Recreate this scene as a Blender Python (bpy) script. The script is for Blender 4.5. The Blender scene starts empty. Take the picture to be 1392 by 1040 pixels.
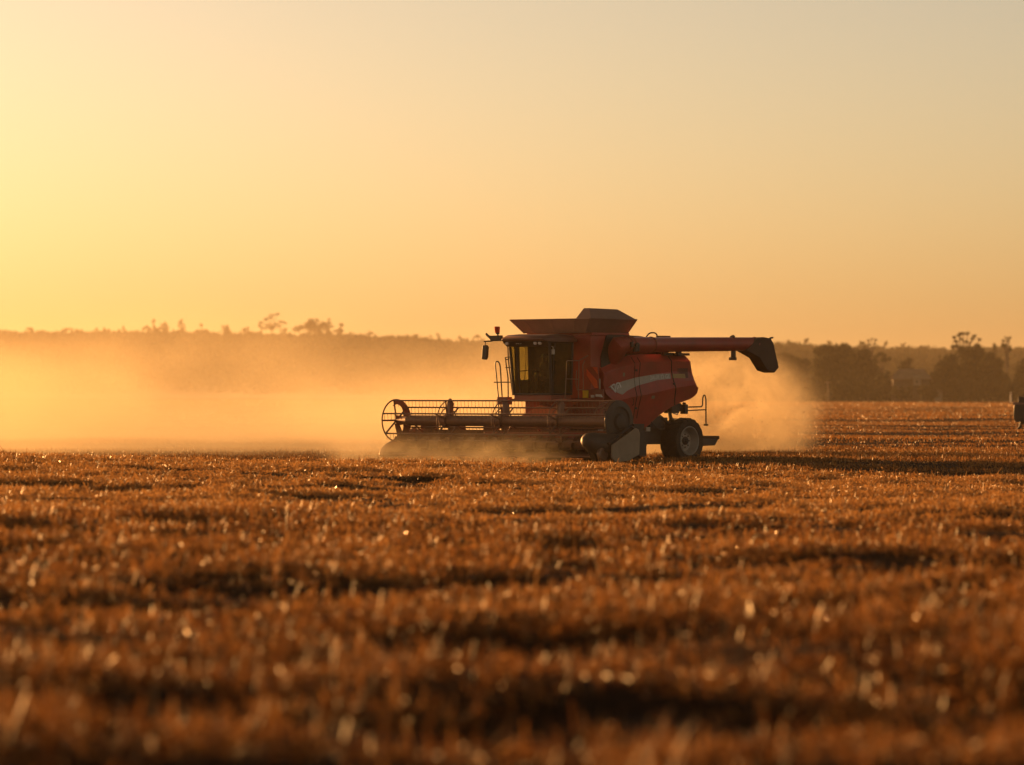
import bpy, bmesh, math, random
import numpy as np
from mathutils import Vector, Matrix, Euler, noise as mnoise

R = math.radians
random.seed(7)
rng = np.random.default_rng(11)
scene = bpy.context.scene
COL = scene.collection

# ------------------------------------------------------------------ camera
F = 5220.0 / 1392.0          # focal length over sensor width
cam_data = bpy.data.cameras.new("camera")
cam = bpy.data.objects.new("camera", cam_data)
COL.objects.link(cam)
cam_data.sensor_width = 36.0
cam_data.lens = 36.0 * F     # 135 mm
cam_data.clip_start = 0.5
cam_data.clip_end = 20000
cam.location = (0, 0, 2.1)
cam.rotation_euler = (R(90.165), 0, 0)
cam_data.dof.use_dof = True
cam_data.dof.focus_distance = 124.0
cam_data.dof.aperture_fstop = 1.15
scene.camera = cam

# ------------------------------------------------------------------ light
SUN_AZ = 43.0     # degrees left of the viewing direction
SUN_EL = 7.5
sd = bpy.data.lights.new("sun", 'SUN')
sd.energy = 4.8
sd.angle = R(0.6)
sd.color = (1.0, 0.47, 0.14)
sun = bpy.data.objects.new("sun", sd)
COL.objects.link(sun)
sv = Vector((-math.sin(R(SUN_AZ)) * math.cos(R(SUN_EL)), math.cos(R(SUN_AZ)) * math.cos(R(SUN_EL)), math.sin(R(SUN_EL))))
sun.rotation_euler = (-sv).to_track_quat('-Z', 'Y').to_euler()
sun.location = (-30, 60, 40)

world = bpy.data.worlds.new("World")
scene.world = world
world.use_nodes = True
wn = world.node_tree
wn.nodes.clear()
w_out = wn.nodes.new('ShaderNodeOutputWorld')
w_bg = wn.nodes.new('ShaderNodeBackground')
w_sky = wn.nodes.new('ShaderNodeTexSky')
w_sky.sky_type = 'NISHITA'
w_sky.sun_disc = False
w_sky.sun_elevation = R(SUN_EL)
w_sky.sun_rotation = R(-SUN_AZ)
w_sky.altitude = 0
w_sky.air_density = 1.0
w_sky.dust_density = 1.8
w_sky.ozone_density = 1.0
w_mul = wn.nodes.new('ShaderNodeMix')
w_mul.data_type = 'RGBA'
w_mul.blend_type = 'MULTIPLY'
w_mul.inputs[0].default_value = 1.0
w_mul.inputs[7].default_value = (1.0, 0.91, 0.88, 1)
# dust-laden air: the whole dome is warmed, the upper sky most
w_tc = wn.nodes.new('ShaderNodeTexCoord')
w_sep = wn.nodes.new('ShaderNodeSeparateXYZ')
wn.links.new(w_tc.outputs['Generated'], w_sep.inputs[0])
w_mr = wn.nodes.new('ShaderNodeMapRange')
w_mr.inputs[1].default_value = 0.02; w_mr.inputs[2].default_value = 0.45
wn.links.new(w_sep.outputs[2], w_mr.inputs[0])
w_tint = wn.nodes.new('ShaderNodeMix'); w_tint.data_type = 'RGBA'
w_tint.inputs[6].default_value = (1.0, 0.91, 0.95, 1)
w_tint.inputs[7].default_value = (0.72, 0.42, 0.24, 1)
wn.links.new(w_mr.outputs[0], w_tint.inputs[0])
wn.links.new(w_tint.outputs[2], w_mul.inputs[7])
wn.links.new(w_sky.outputs[0], w_mul.inputs[6])
wn.links.new(w_mul.outputs[2], w_bg.inputs[0])
w_bg.inputs[1].default_value = 0.069
wn.links.new(w_bg.outputs[0], w_out.inputs[0])

scene.view_settings.view_transform = 'Standard'
scene.view_settings.look = 'None'
scene.view_settings.exposure = 1.15
scene.view_settings.gamma = 1.0

scene.cycles.use_denoising = True
scene.cycles.max_bounces = 8
scene.cycles.diffuse_bounces = 3
scene.cycles.glossy_bounces = 3
scene.cycles.transmission_bounces = 4
scene.cycles.transparent_max_bounces = 12
scene.cycles.volume_bounces = 2
scene.cycles.volume_step_rate = 1.0
scene.cycles.volume_max_steps = 256
scene.cycles.sample_clamp_indirect = 6.0

# ------------------------------------------------------------------ helpers
def tag(o, label=None, cat=None, group=None, kind=None):
    if label: o['label'] = label
    if cat: o['category'] = cat
    if group: o['group'] = group
    if kind: o['kind'] = kind
    return o

def empty(name, loc=(0, 0, 0), rz=0.0, parent=None):
    o = bpy.data.objects.new(name, None)
    COL.objects.link(o)
    o.location = loc
    o.rotation_euler = (0, 0, rz)
    o.empty_display_size = 0.3
    if parent: o.parent = parent
    return o

def np_mesh(name, verts, faces, mat=None, attr=None, smooth=False, parent=None, extra=None):
    """verts (n,3); faces (m,k) all with the same k; attr: per-vertex float"""
    me = bpy.data.meshes.new(name)
    verts = np.asarray(verts, dtype=np.float32)
    groups = faces if isinstance(faces, list) else [faces]
    groups = [np.asarray(g, dtype=np.int32) for g in groups if len(g)]
    nl = sum(g.size for g in groups)
    nf = sum(len(g) for g in groups)
    me.vertices.add(len(verts))
    me.vertices.foreach_set('co', verts.ravel())
    me.loops.add(nl)
    me.loops.foreach_set('vertex_index', np.concatenate([g.ravel() for g in groups]))
    me.polygons.add(nf)
    tot = np.concatenate([np.full(len(g), g.shape[1], np.int32) for g in groups])
    start = np.concatenate([[0], np.cumsum(tot)[:-1]]).astype(np.int32)
    me.polygons.foreach_set('loop_start', start)
    me.polygons.foreach_set('loop_total', tot)
    if smooth:
        me.polygons.foreach_set('use_smooth', np.ones(nf, dtype=bool))
    me.update(calc_edges=True)
    if attr is not None:
        a = me.attributes.new('tone', 'FLOAT', 'POINT')
        a.data.foreach_set('value', np.asarray(attr, dtype=np.float32))
    o = bpy.data.objects.new(name, me)
    COL.objects.link(o)
    if mat: me.materials.append(mat)
    if parent: o.parent = parent
    return o

def new_mat(name):
    m = bpy.data.materials.new(name)
    m.use_nodes = True
    nt = m.node_tree
    nt.nodes.clear()
    out = nt.nodes.new('ShaderNodeOutputMaterial')
    return m, nt, out

def nd(nt, t, **kw):
    n = nt.nodes.new(t)
    for k, v in kw.items():
        setattr(n, k, v)
    return n

def ramp(nt, stops):
    r = nt.nodes.new('ShaderNodeValToRGB')
    e = r.color_ramp.elements
    while len(e) < len(stops): e.new(0.5)
    for i, (p, c) in enumerate(stops):
        e[i].position = p
        e[i].color = (*c, 1) if len(c) == 3 else c
    return r

def paint(name, col, rough=0.45, metal=0.0, var=0.25, scale=3.0, dust=0.0, dustcol=(0.30, 0.20, 0.11), bump=0.0, coat=0.0):
    """Paint or metal with uneven wear and a layer of field dust."""
    m, nt, out = new_mat(name)
    b = nd(nt, 'ShaderNodeBsdfPrincipled')
    tc = nd(nt, 'ShaderNodeTexCoord')
    n1 = nd(nt, 'ShaderNodeTexNoise')
    n1.inputs['Scale'].default_value = scale
    n1.inputs['Detail'].default_value = 6
    n1.inputs['Roughness'].default_value = 0.65
    nt.links.new(tc.outputs['Object'], n1.inputs['Vector'])
    r = ramp(nt, [(0.3, tuple(c * (1 - var) for c in col)), (0.7, tuple(min(1, c * (1 + var)) for c in col))])
    nt.links.new(n1.outputs[0], r.inputs[0])
    last = r.outputs[0]
    if dust > 0:
        n2 = nd(nt, 'ShaderNodeTexNoise')
        n2.inputs['Scale'].default_value = scale * 0.6
        n2.inputs['Detail'].default_value = 8
        n2.inputs['Roughness'].default_value = 0.7
        nt.links.new(tc.outputs['Object'], n2.inputs['Vector'])
        mr = nd(nt, 'ShaderNodeMapRange')
        mr.inputs[1].default_value = 0.35
        mr.inputs[2].default_value = 0.75
        mr.inputs[3].default_value = dust * 0.3
        mr.inputs[4].default_value = dust
        nt.links.new(n2.outputs[0], mr.inputs[0])
        mx = nd(nt, 'ShaderNodeMix', data_type='RGBA')
        nt.links.new(mr.outputs[0], mx.inputs[0])
        nt.links.new(last, mx.inputs[6])
        mx.inputs[7].default_value = (*dustcol, 1)
        last = mx.outputs[2]
    nt.links.new(last, b.inputs['Base Color'])
    rr = nd(nt, 'ShaderNodeMapRange')
    rr.inputs[3].default_value = max(0.02, rough - 0.1)
    rr.inputs[4].default_value = min(1, rough + 0.15)
    nt.links.new(n1.outputs[0], rr.inputs[0])
    nt.links.new(rr.outputs[0], b.inputs['Roughness'])
    b.inputs['Metallic'].default_value = metal
    if coat: b.inputs['Coat Weight'].default_value = coat
    if bump:
        bp = nd(nt, 'ShaderNodeBump')
        bp.inputs['Strength'].default_value = bump
        bp.inputs['Distance'].default_value = 0.02
        nt.links.new(n1.outputs[0], bp.inputs['Height'])
        nt.links.new(bp.outputs[0], b.inputs['Normal'])
    nt.links.new(b.outputs[0], out.inputs[0])
    return m

# ------------------------------------------------------------------ terrain
_lat = rng.random((512, 512))
def vnoise(x, y):
    x = np.asarray(x, float); y = np.asarray(y, float)
    xi = np.floor(x).astype(int); yi = np.floor(y).astype(int)
    fx = x - xi; fy = y - yi
    fx = fx * fx * (3 - 2 * fx); fy = fy * fy * (3 - 2 * fy)
    a = _lat[xi % 512, yi % 512]; b = _lat[(xi + 1) % 512, yi % 512]
    c = _lat[xi % 512, (yi + 1) % 512]; d = _lat[(xi + 1) % 512, (yi + 1) % 512]
    return (a * (1 - fx) + b * fx) * (1 - fy) + (c * (1 - fx) + d * fx) * fy - 0.5

def sstep(a, b, v):
    t = np.clip((v - a) / (b - a), 0, 1)
    return t * t * (3 - 2 * t)

def swath(x, y):
    """low swells left by the passes of the machine, running roughly across the view"""
    yy = y + 6 * vnoise(x / 30.0, y / 60.0 + 9) + 0.035 * x
    k = np.sin(2 * np.pi * yy / 9.4) * 0.40 + np.sin(2 * np.pi * yy / 5.7 + 1.3) * 0.22
    return k * (0.55 + 1.6 * vnoise(x / 5.0 + 30, y / 9.0)) + 1.1 * vnoise(x / 4.2 + 11, yy / 2.1 + 50)

CREST_TILT = -0.0272
def ground_z(x, y):
    x = np.asarray(x, float); y = np.asarray(y, float)
    near = 1 - sstep(104, 121, y)
    xc = 34 * np.tanh(x / 34)
    z = near * (CREST_TILT * xc * (0.25 + 0.75 * sstep(66, 100, y)) - 0.03)
    amp = 0.21 * (1 - sstep(60, 104, y)) * sstep(5, 24, y) + 0.03 * (1 - sstep(104, 120, y))
    z = z + amp * swath(x, y)
    z = z + near * 0.16 * vnoise(x / 2.0, y / 1.3 + 40) + near * 0.09 * vnoise(x / 0.8 + 7, y / 0.6)
    far = sstep(135, 170, y) * (1 - sstep(500, 900, y))
    z = z + far * 0.17 * swath(x * 0.45, y * 0.5)
    z = z + far * 0.12 * vnoise(x / 12.0, y / 7.0)
    z = z - 0.20 * sstep(112, 122, y) * (1 - sstep(145, 185, y)) * (1 - 0.75 * sstep(3.0, 6.5, x))
    # the field rises gently towards the left beyond the machine
    z = z + sstep(300, 1000, y) * 0.9 * (-np.tanh((x - 60) / 260.0))
    return z

def axis(parts):
    out = []
    for a, b, n in parts:
        out.append(np.linspace(a, b, n, endpoint=False))
    out.append([parts[-1][1]])
    return np.concatenate(out)
gx = axis([(-6000, -1200, 8), (-1200, -200, 16), (-200, -40, 24), (-40, -20, 30), (-20, 20, 150), (20, 40, 30), (40, 200, 40), (200, 1200, 16), (1200, 6000, 8)])
gy = axis([(-200, 8, 12), (8, 130, 520), (130, 300, 150), (300, 600, 80), (600, 1300, 40), (1300, 8000, 24)])
GX, GY = np.meshgrid(gx, gy)
GZ = ground_z(GX, GY)
nx, ny = len(gx), len(gy)
idx = np.arange(nx * ny).reshape(ny, nx)
gf = np.stack([idx[:-1, :-1], idx[:-1, 1:], idx[1:, 1:], idx[1:, :-1]], -1).reshape(-1, 4)

def straw_ground():
    m, nt, out = new_mat("straw_covered_soil")
    b = nd(nt, 'ShaderNodeBsdfPrincipled')
    tc = nd(nt, 'ShaderNodeTexCoord')
    mp = nd(nt, 'ShaderNodeMapping')
    mp.inputs['Scale'].default_value = (0.45, 1.0, 1.0)
    nt.links.new(tc.outputs['Object'], mp.inputs[0])
    n1 = nd(nt, 'ShaderNodeTexNoise'); n1.inputs['Scale'].default_value = 1.1; n1.inputs['Detail'].default_value = 10; n1.inputs['Roughness'].default_value = 0.72
    n2 = nd(nt, 'ShaderNodeTexNoise'); n2.inputs['Scale'].default_value = 0.06; n2.inputs['Detail'].default_value = 5
    n3 = nd(nt, 'ShaderNodeTexNoise'); n3.inputs['Scale'].default_value = 9.0; n3.inputs['Detail'].default_value = 6
    for n in (n1, n2, n3): nt.links.new(mp.outputs[0], n.inputs['Vector'])
    r1 = ramp(nt, [(0.38, (0.018, 0.010, 0.006)), (0.60, (0.060, 0.030, 0.014)), (0.76, (0.24, 0.13, 0.05))])
    nt.links.new(n1.outputs[0], r1.inputs[0])
    r2 = ramp(nt, [(0.35, (0.62, 0.60, 0.58)), (0.65, (1.0, 1.0, 1.0))])
    nt.links.new(n2.outputs[0], r2.inputs[0])
    mx = nd(nt, 'ShaderNodeMix', data_type='RGBA', blend_type='MULTIPLY'); mx.inputs[0].default_value = 1
    nt.links.new(r1.outputs[0], mx.inputs[6]); nt.links.new(r2.outputs[0], mx.inputs[7])
    nt.links.new(mx.outputs[2], b.inputs['Base Color'])
    b.inputs['Roughness'].default_value = 0.85
    b.inputs['Specular IOR Level'].default_value = 0.03
    ad = nd(nt, 'ShaderNodeMath', operation='ADD')
    nt.links.new(n1.outputs[0], ad.inputs[0]); nt.links.new(n3.outputs[0], ad.inputs[1])
    bp = nd(nt, 'ShaderNodeBump'); bp.inputs['Strength'].default_value = 0.9; bp.inputs['Distance'].default_value = 0.12
    nt.links.new(ad.outputs[0], bp.inputs['Height']); nt.links.new(bp.outputs[0], b.inputs['Normal'])
    nt.links.new(b.outputs[0], out.inputs[0])
    return m
ground = np_mesh("field_ground", np.stack([GX, GY, GZ], -1).reshape(-1, 3), gf, straw_ground(), smooth=True)
tag(ground, kind='structure')

# ------------------------------------------------------------------ stubble
def straw_mat(name, stops, trans=0.35, rough=0.38):
    m, nt, out = new_mat(name)
    at = nd(nt, 'ShaderNodeAttribute'); at.attribute_name = 'tone'
    r = ramp(nt, stops)
    nt.links.new(at.outputs['Fac'], r.inputs[0])
    b = nd(nt, 'ShaderNodeBsdfPrincipled')
    b.inputs['Roughness'].default_value = rough
    gs = nd(nt, 'ShaderNodeMapRange'); gs.inputs[1].default_value = 0.86; gs.inputs[2].default_value = 0.90; gs.inputs[3].default_value = 0.35; gs.inputs[4].default_value = 1.0
    nt.links.new(at.outputs['Fac'], gs.inputs[0]); nt.links.new(gs.outputs[0], b.inputs['Specular IOR Level'])
    b.inputs['Specular Tint'].default_value = (1.0, 0.78, 0.48, 1)
    t = nd(nt, 'ShaderNodeBsdfTranslucent')
    gl = nd(nt, 'ShaderNodeMapRange'); gl.inputs[1].default_value = 0.86; gl.inputs[2].default_value = 0.90; gl.inputs[3].default_value = rough; gl.inputs[4].default_value = 0.16
    nt.links.new(at.outputs['Fac'], gl.inputs[0]); nt.links.new(gl.outputs[0], b.inputs['Roughness'])
    nt.links.new(r.outputs[0], b.inputs['Base Color'])
    nt.links.new(r.outputs[0], t.inputs[0])
    mx = nd(nt, 'ShaderNodeMixShader'); mx.inputs[0].default_value = trans
    nt.links.new(b.outputs[0], mx.inputs[1]); nt.links.new(t.outputs[0], mx.inputs[2])
    nt.links.new(mx.outputs[0], out.inputs[0])
    return m
STRAW = straw_mat("dry_straw", [(0.0, (0.045, 0.016, 0.006)), (0.35, (0.15, 0.062, 0.019)), (0.75, (0.36, 0.17, 0.052)), (1.0, (0.52, 0.31, 0.12))], trans=0.44, rough=0.42)

def frustum_points(n, y0, y1, margin, power=1.0, xr=None):
    """points on the ground inside the view wedge, density falling with distance"""
    u = rng.random(n)
    e = 2.0 - power
    y = (y0 ** e + u * (y1 ** e - y0 ** e)) ** (1 / e)
    half = 0.1335 * y + margin
    if xr is None:
        x = (rng.random(n) * 2 - 1) * half
    else:
        x = (xr[0] + rng.random(n) * (xr[1] - xr[0])) * half
    return x, y

def blades(x, y, h, w, lean, seg2=True, z0=None):
    """bent straw blades: two stacked quads closing to a point; returns verts, quads, tris"""
    n = len(x)
    z = ground_z(x, y) if z0 is None else z0
    a = rng.random(n) * 2 * np.pi          # facing
    la = rng.random(n) * 2 * np.pi         # lean direction
    wx, wy = np.cos(a) * w * 0.5, np.sin(a) * w * 0.5
    lx, ly = np.cos(la) * lean * h, np.sin(la) * lean * h
    base = np.stack([x, y, z - 0.01], -1)
    mid = base + np.stack([lx * 0.35, ly * 0.35, h * 0.55], -1)
    top = base + np.stack([lx, ly, h], -1)
    wv = np.stack([wx, wy, np.zeros(n)], -1)
    V = np.stack([base - wv, base + wv, mid + wv * 0.9, mid - wv * 0.9, top + wv * 0.55, top - wv * 0.55], 1).reshape(-1, 3)
    i = np.arange(n)[:, None] * 6
    Q = np.concatenate([i + np.array([[0, 1, 2, 3]]), i + np.array([[3, 2, 4, 5]])], 0)
    return V, Q

def patch(x, y):
    """0..1: how thick straw and chaff lie here; low values are bare dark hollows"""
    p = 0.50 + 1.25 * vnoise(x / 0.75, y / 0.6 + 17) + 1.0 * vnoise(x / 2.6 + 3, y / 1.5) + 0.55 * swath(x, y)
    return np.clip(p, 0, 1)

def rowpatch(x, y):
    return np.clip(0.5 + 0.8 * swath(x * 0.45, y * 0.5) + 0.5 * vnoise(x / 9.0, y / 5.0), 0, 1)

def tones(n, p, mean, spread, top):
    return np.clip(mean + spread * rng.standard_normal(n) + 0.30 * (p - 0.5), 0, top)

def stalks(n, y0, y1, margin, w, h, power, gap=0.06, rows=False, mean=0.55, spread=0.22):
    """standing stubble"""
    x, y = frustum_points(n, y0, y1, margin, power)
    p = rowpatch(x, y) if rows else patch(x, y)
    keep = rng.random(n) < gap + (1 - gap) * p
    x, y, p = x[keep], y[keep], p[keep]; n = len(x)
    hh = h * (0.35 + 0.9 * p) * (0.5 + 0.8 * rng.random(n))
    hh[rng.random(n) < 0.012] *= 1.7
    V, Q = blades(x, y, hh, w * (0.6 + 0.9 * rng.random(n)), 0.15 + 0.7 * rng.random(n) ** 2)
    return V, Q, np.repeat(tones(n, p, mean, spread, 0.84), 6)

def litter(n, y0, y1, margin, w, L, depth, power, gap=0.03, mean=0.52, spread=0.25):
    """broken straw and chaff lying every way through low heaps"""
    x, y = frustum_points(n, y0, y1, margin, power)
    p = patch(x, y)
    keep = rng.random(n) < gap + (1 - gap) * p ** 1.6
    x, y, p = x[keep], y[keep], p[keep]; n = len(x)
    z = ground_z(x, y) + depth * p * rng.random(n) ** 0.6
    a = rng.random(n) * 2 * np.pi; e = rng.normal(0.22, 0.5, n)
    ll = L * (0.35 + 1.0 * rng.random(n) ** 1.5)
    d = np.stack([np.cos(a) * np.cos(e), np.sin(a) * np.cos(e), np.sin(e)], -1)
    r = rng.standard_normal((n, 3)); s_ = np.cross(d, r); s_ /= np.linalg.norm(s_, axis=1)[:, None]
    ww = (w * (0.4 + 1.1 * rng.random(n)))[:, None] * 0.5
    c = np.stack([x, y, z], -1)
    k = (rng.standard_normal((n, 3)) * 0.10) * ll[:, None]
    b, m_, t = c - d * ll[:, None] * .5, c + k, c + d * ll[:, None] * .5
    V = np.stack([b - s_ * ww, b + s_ * ww, m_ + s_ * ww, m_ - s_ * ww, t + s_ * ww * .6, t - s_ * ww * .6], 1).reshape(-1, 3)
    i = np.arange(n)[:, None] * 6
    Q = np.concatenate([i + np.array([[0, 1, 2, 3]]), i + np.array([[3, 2, 4, 5]])], 0)
    return V, Q, np.repeat(tones(n, p, mean, spread, 0.84), 6)

def glints(n):
    """chips added for the highlights on round stems, turned to mirror the low sun"""
    x, y = frustum_points(n, 19, 84, 1.0, 0.5)
    p = patch(x, y)
    keep = rng.random(n) < p ** 2 * (1.15 - y / 84.0)
    x, y, p = x[keep], y[keep], p[keep]; n = len(x)
    z = ground_z(x, y) + 0.04 + 0.14 * p * rng.random(n)
    c = np.stack([x, y, z], -1)
    v = np.stack([-x, -y, 2.1 - z], -1); v /= np.linalg.norm(v, axis=1)[:, None]
    nrm = v + np.array(sv)[None]
    nrm /= np.linalg.norm(nrm, axis=1)[:, None]
    nrm += 0.26 * rng.standard_normal((n, 3)); nrm /= np.linalg.norm(nrm, axis=1)[:, None]
    up = rng.standard_normal((n, 3))
    t = up - (up * nrm).sum(1)[:, None] * nrm; t /= np.linalg.norm(t, axis=1)[:, None]
    b = np.cross(nrm, t)
    hw = (0.005 + 0.010 * rng.random(n) ** 2)[:, None]; hl = hw * (1.0 + rng.random(n))[:, None]
    V = np.stack([c - t * hl - b * hw, c - t * hl + b * hw, c + b * hw * .9 + nrm * hw * .3, c - b * hw * .9 + nrm * hw * .3, c + t * hl + b * hw, c + t * hl - b * hw], 1).reshape(-1, 3)
    i = np.arange(n)[:, None] * 6
    Q = np.concatenate([i + np.array([[0, 1, 2, 3]]), i + np.array([[3, 2, 4, 5]])], 0)
    return V, Q, np.full(n * 6, 0.97)

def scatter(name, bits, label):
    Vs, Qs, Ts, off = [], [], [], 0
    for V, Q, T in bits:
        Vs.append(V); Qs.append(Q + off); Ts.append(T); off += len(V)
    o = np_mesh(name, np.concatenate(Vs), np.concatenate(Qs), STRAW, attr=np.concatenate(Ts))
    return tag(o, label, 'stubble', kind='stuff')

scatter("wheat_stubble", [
    litter(105000, 17, 35, 5.0, 0.018, 0.17, 0.17, 0.3, gap=0.0, mean=0.28), stalks(21000, 17, 35, 5.0, 0.014, 0.24, 0.3, mean=0.34),  # straw tone lowered: foreground shade put into the colour
    litter(255000, 34, 63, 5.0, 0.018, 0.16, 0.16, 0.4, gap=0.01, mean=0.42), stalks(48000, 34, 63, 5.0, 0.015, 0.20, 0.4),  # litter tone lowered less, easing out of the painted foreground shade
    litter(500000, 62, 110, 5.0, 0.020, 0.13, 0.13, 0.5, gap=0.08, mean=0.84), stalks(125000, 62, 110, 5.0, 0.017, 0.14, 0.5, mean=0.86),  # straw tone raised: sunlight on the crest painted into the colour
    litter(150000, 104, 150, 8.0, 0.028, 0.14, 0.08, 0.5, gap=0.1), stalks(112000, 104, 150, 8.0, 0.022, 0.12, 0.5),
    glints(6500),  # small glossy chips added as sun glints
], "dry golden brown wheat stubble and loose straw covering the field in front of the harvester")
scatter("short_stubble", [
    stalks(400000, 148, 300, 12.0, 0.036, 0.075, 0.5, rows=True, mean=0.5, spread=0.06),
    stalks(240000, 300, 640, 10.0, 0.09, 0.09, 0.6, rows=True, mean=0.5, spread=0.05),
    stalks(80000, 630, 1015, 14.0, 0.25, 0.14, 0.6, rows=True, mean=0.5, spread=0.05),
], "short cut stubble on the far part of the field towards the trees")

# ------------------------------------------------------------------ trees
def foliage(name, col, var=0.35, trans=0.25, spec=0.15):
    m, nt, out = new_mat(name)
    at = nd(nt, 'ShaderNodeAttribute'); at.attribute_name = 'tone'
    r = ramp(nt, [(0.0, tuple(c * (1 - var) for c in col)), (1.0, tuple(c * (1 + var) for c in col))])
    nt.links.new(at.outputs['Fac'], r.inputs[0])
    b = nd(nt, 'ShaderNodeBsdfPrincipled')
    b.inputs['Roughness'].default_value = 0.8
    b.inputs['Specular IOR Level'].default_value = spec
    t = nd(nt, 'ShaderNodeBsdfTranslucent')
    nt.links.new(r.outputs[0], b.inputs['Base Color']); nt.links.new(r.outputs[0], t.inputs[0])
    mx = nd(nt, 'ShaderNodeMixShader'); mx.inputs[0].default_value = trans
    nt.links.new(b.outputs[0], mx.inputs[1]); nt.links.new(t.outputs[0], mx.inputs[2])
    nt.links.new(mx.outputs[0], out.inputs[0])
    return m
LEAF_DARK = foliage("dark_leaves", (0.030, 0.028, 0.011))
LEAF_GREY = foliage("grey_green_leaves", (0.044, 0.039, 0.017))
LEAF_FAR = foliage("distant_leaves", (0.050, 0.048, 0.022), var=0.15, trans=0.1, spec=0.0)
BARK = paint("bark", (0.12, 0.08, 0.05), rough=0.85, var=0.4, scale=1.5)

def leaf_quads(pts, size, tone):
    """randomly turned small leaf cards at pts"""
    n = len(pts)
    a = rng.standard_normal((n, 3)); a /= np.linalg.norm(a, axis=1)[:, None]
    b = rng.standard_normal((n, 3)); b -= (a * b).sum(1)[:, None] * a
    b /= np.linalg.norm(b, axis=1)[:, None]
    s = (size * (0.6 + 0.8 * rng.random(n)))[:, None] if np.isscalar(size) else size[:, None]
    V = np.stack([pts - a * s, pts - b * s * 0.6, pts + a * s, pts + b * s * 0.6], 1).reshape(-1, 3)
    Q = np.arange(n * 4).reshape(n, 4)
    return V, Q, np.repeat(tone, 4)

def clump_points(lobes, per, shell=0.55):
    """leaf points through lobes (cx,cy,cz,rx,ry,rz): thicker at the skin, with gaps"""
    P, T = [], []
    for (cx, cy, cz, rx, ry, rz) in lobes:
        n = max(12, int(per * rx * rz))
        d = rng.standard_normal((n, 3)); d /= np.linalg.norm(d, axis=1)[:, None]
        r = shell + (1 - shell) * rng.random(n) ** 0.7
        r = r * (0.85 + 0.3 * rng.random(n))
        p = d * r[:, None]
        # knots: gather the leaves round sub-centres, leaving holes
        k = rng.standard_normal((max(4, n // 30), 3)); k /= np.linalg.norm(k, axis=1)[:, None]
        k *= (0.6 + 0.4 * rng.random(len(k)))[:, None]
        j = rng.integers(0, len(k), n)
        p = p * 0.55 + k[j] * 0.45
        P.append(p * np.array([rx, ry, rz]) + np.array([cx, cy, cz]))
        T.append(np.clip(rng.random() * 0.5 + 0.5 * rng.random(n), 0, 1))
    return np.concatenate(P), np.concatenate(T)

def tube_np(path, radii, sides=7):
    path = [Vector(p) for p in path]
    V, Q = [], []
    for i, p in enumerate(path):
        if i == 0: t = path[1] - p
        elif i == len(path) - 1: t = p - path[i - 1]
        else: t = path[i + 1] - path[i - 1]
        t.normalize()
        u = t.orthogonal().normalized(); w = t.cross(u)
        for k in range(sides):
            a = 2 * math.pi * k / sides
            V.append(p + (u * math.cos(a) + w * math.sin(a)) * radii[i])
    for i in range(len(path) - 1):
        for k in range(sides):
            a = i * sides + k; b = i * sides + (k + 1) % sides
            Q.append((a, b, b + sides, a + sides))
    return np.array([tuple(v) for v in V]), np.array(Q)

def tree_mesh_trunk(name, h, lobes, r0, root, lean=0.0, fork=0.4):
    Vs, Qs, off = [], [], 0
    top = Vector((lean * h, 0, h * fork))
    bits = [([(0, 0, -0.5), (lean * h * 0.4, 0, h * fork * 0.5), tuple(top)], [r0, r0 * 0.8, r0 * 0.62])]
    for (cx, cy, cz, rx, ry, rz) in lobes[:14]:
        end = Vector((cx, cy, cz))
        mid = top.lerp(end, 0.5) + Vector((random.uniform(-.3, .3), random.uniform(-.3, .3), 0.06 * h))
        bits.append(([tuple(top - Vector((0, 0, 0.3))), tuple(mid), tuple(end)], [r0 * 0.62, r0 * 0.42, r0 * 0.2]))
    for p, r in bits:
        V, Q = tube_np(p, r); Vs.append(V); Qs.append(Q + off); off += len(V)
    return np_mesh(name, np.concatenate(Vs), np.concatenate(Qs), BARK, smooth=True, parent=root)

def px_x(u, Y): return (u - 696.0) / 5220.0 * Y
def px_z(v, Y): return 2.1 + (535.0 - v) / 5220.0 * Y

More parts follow.
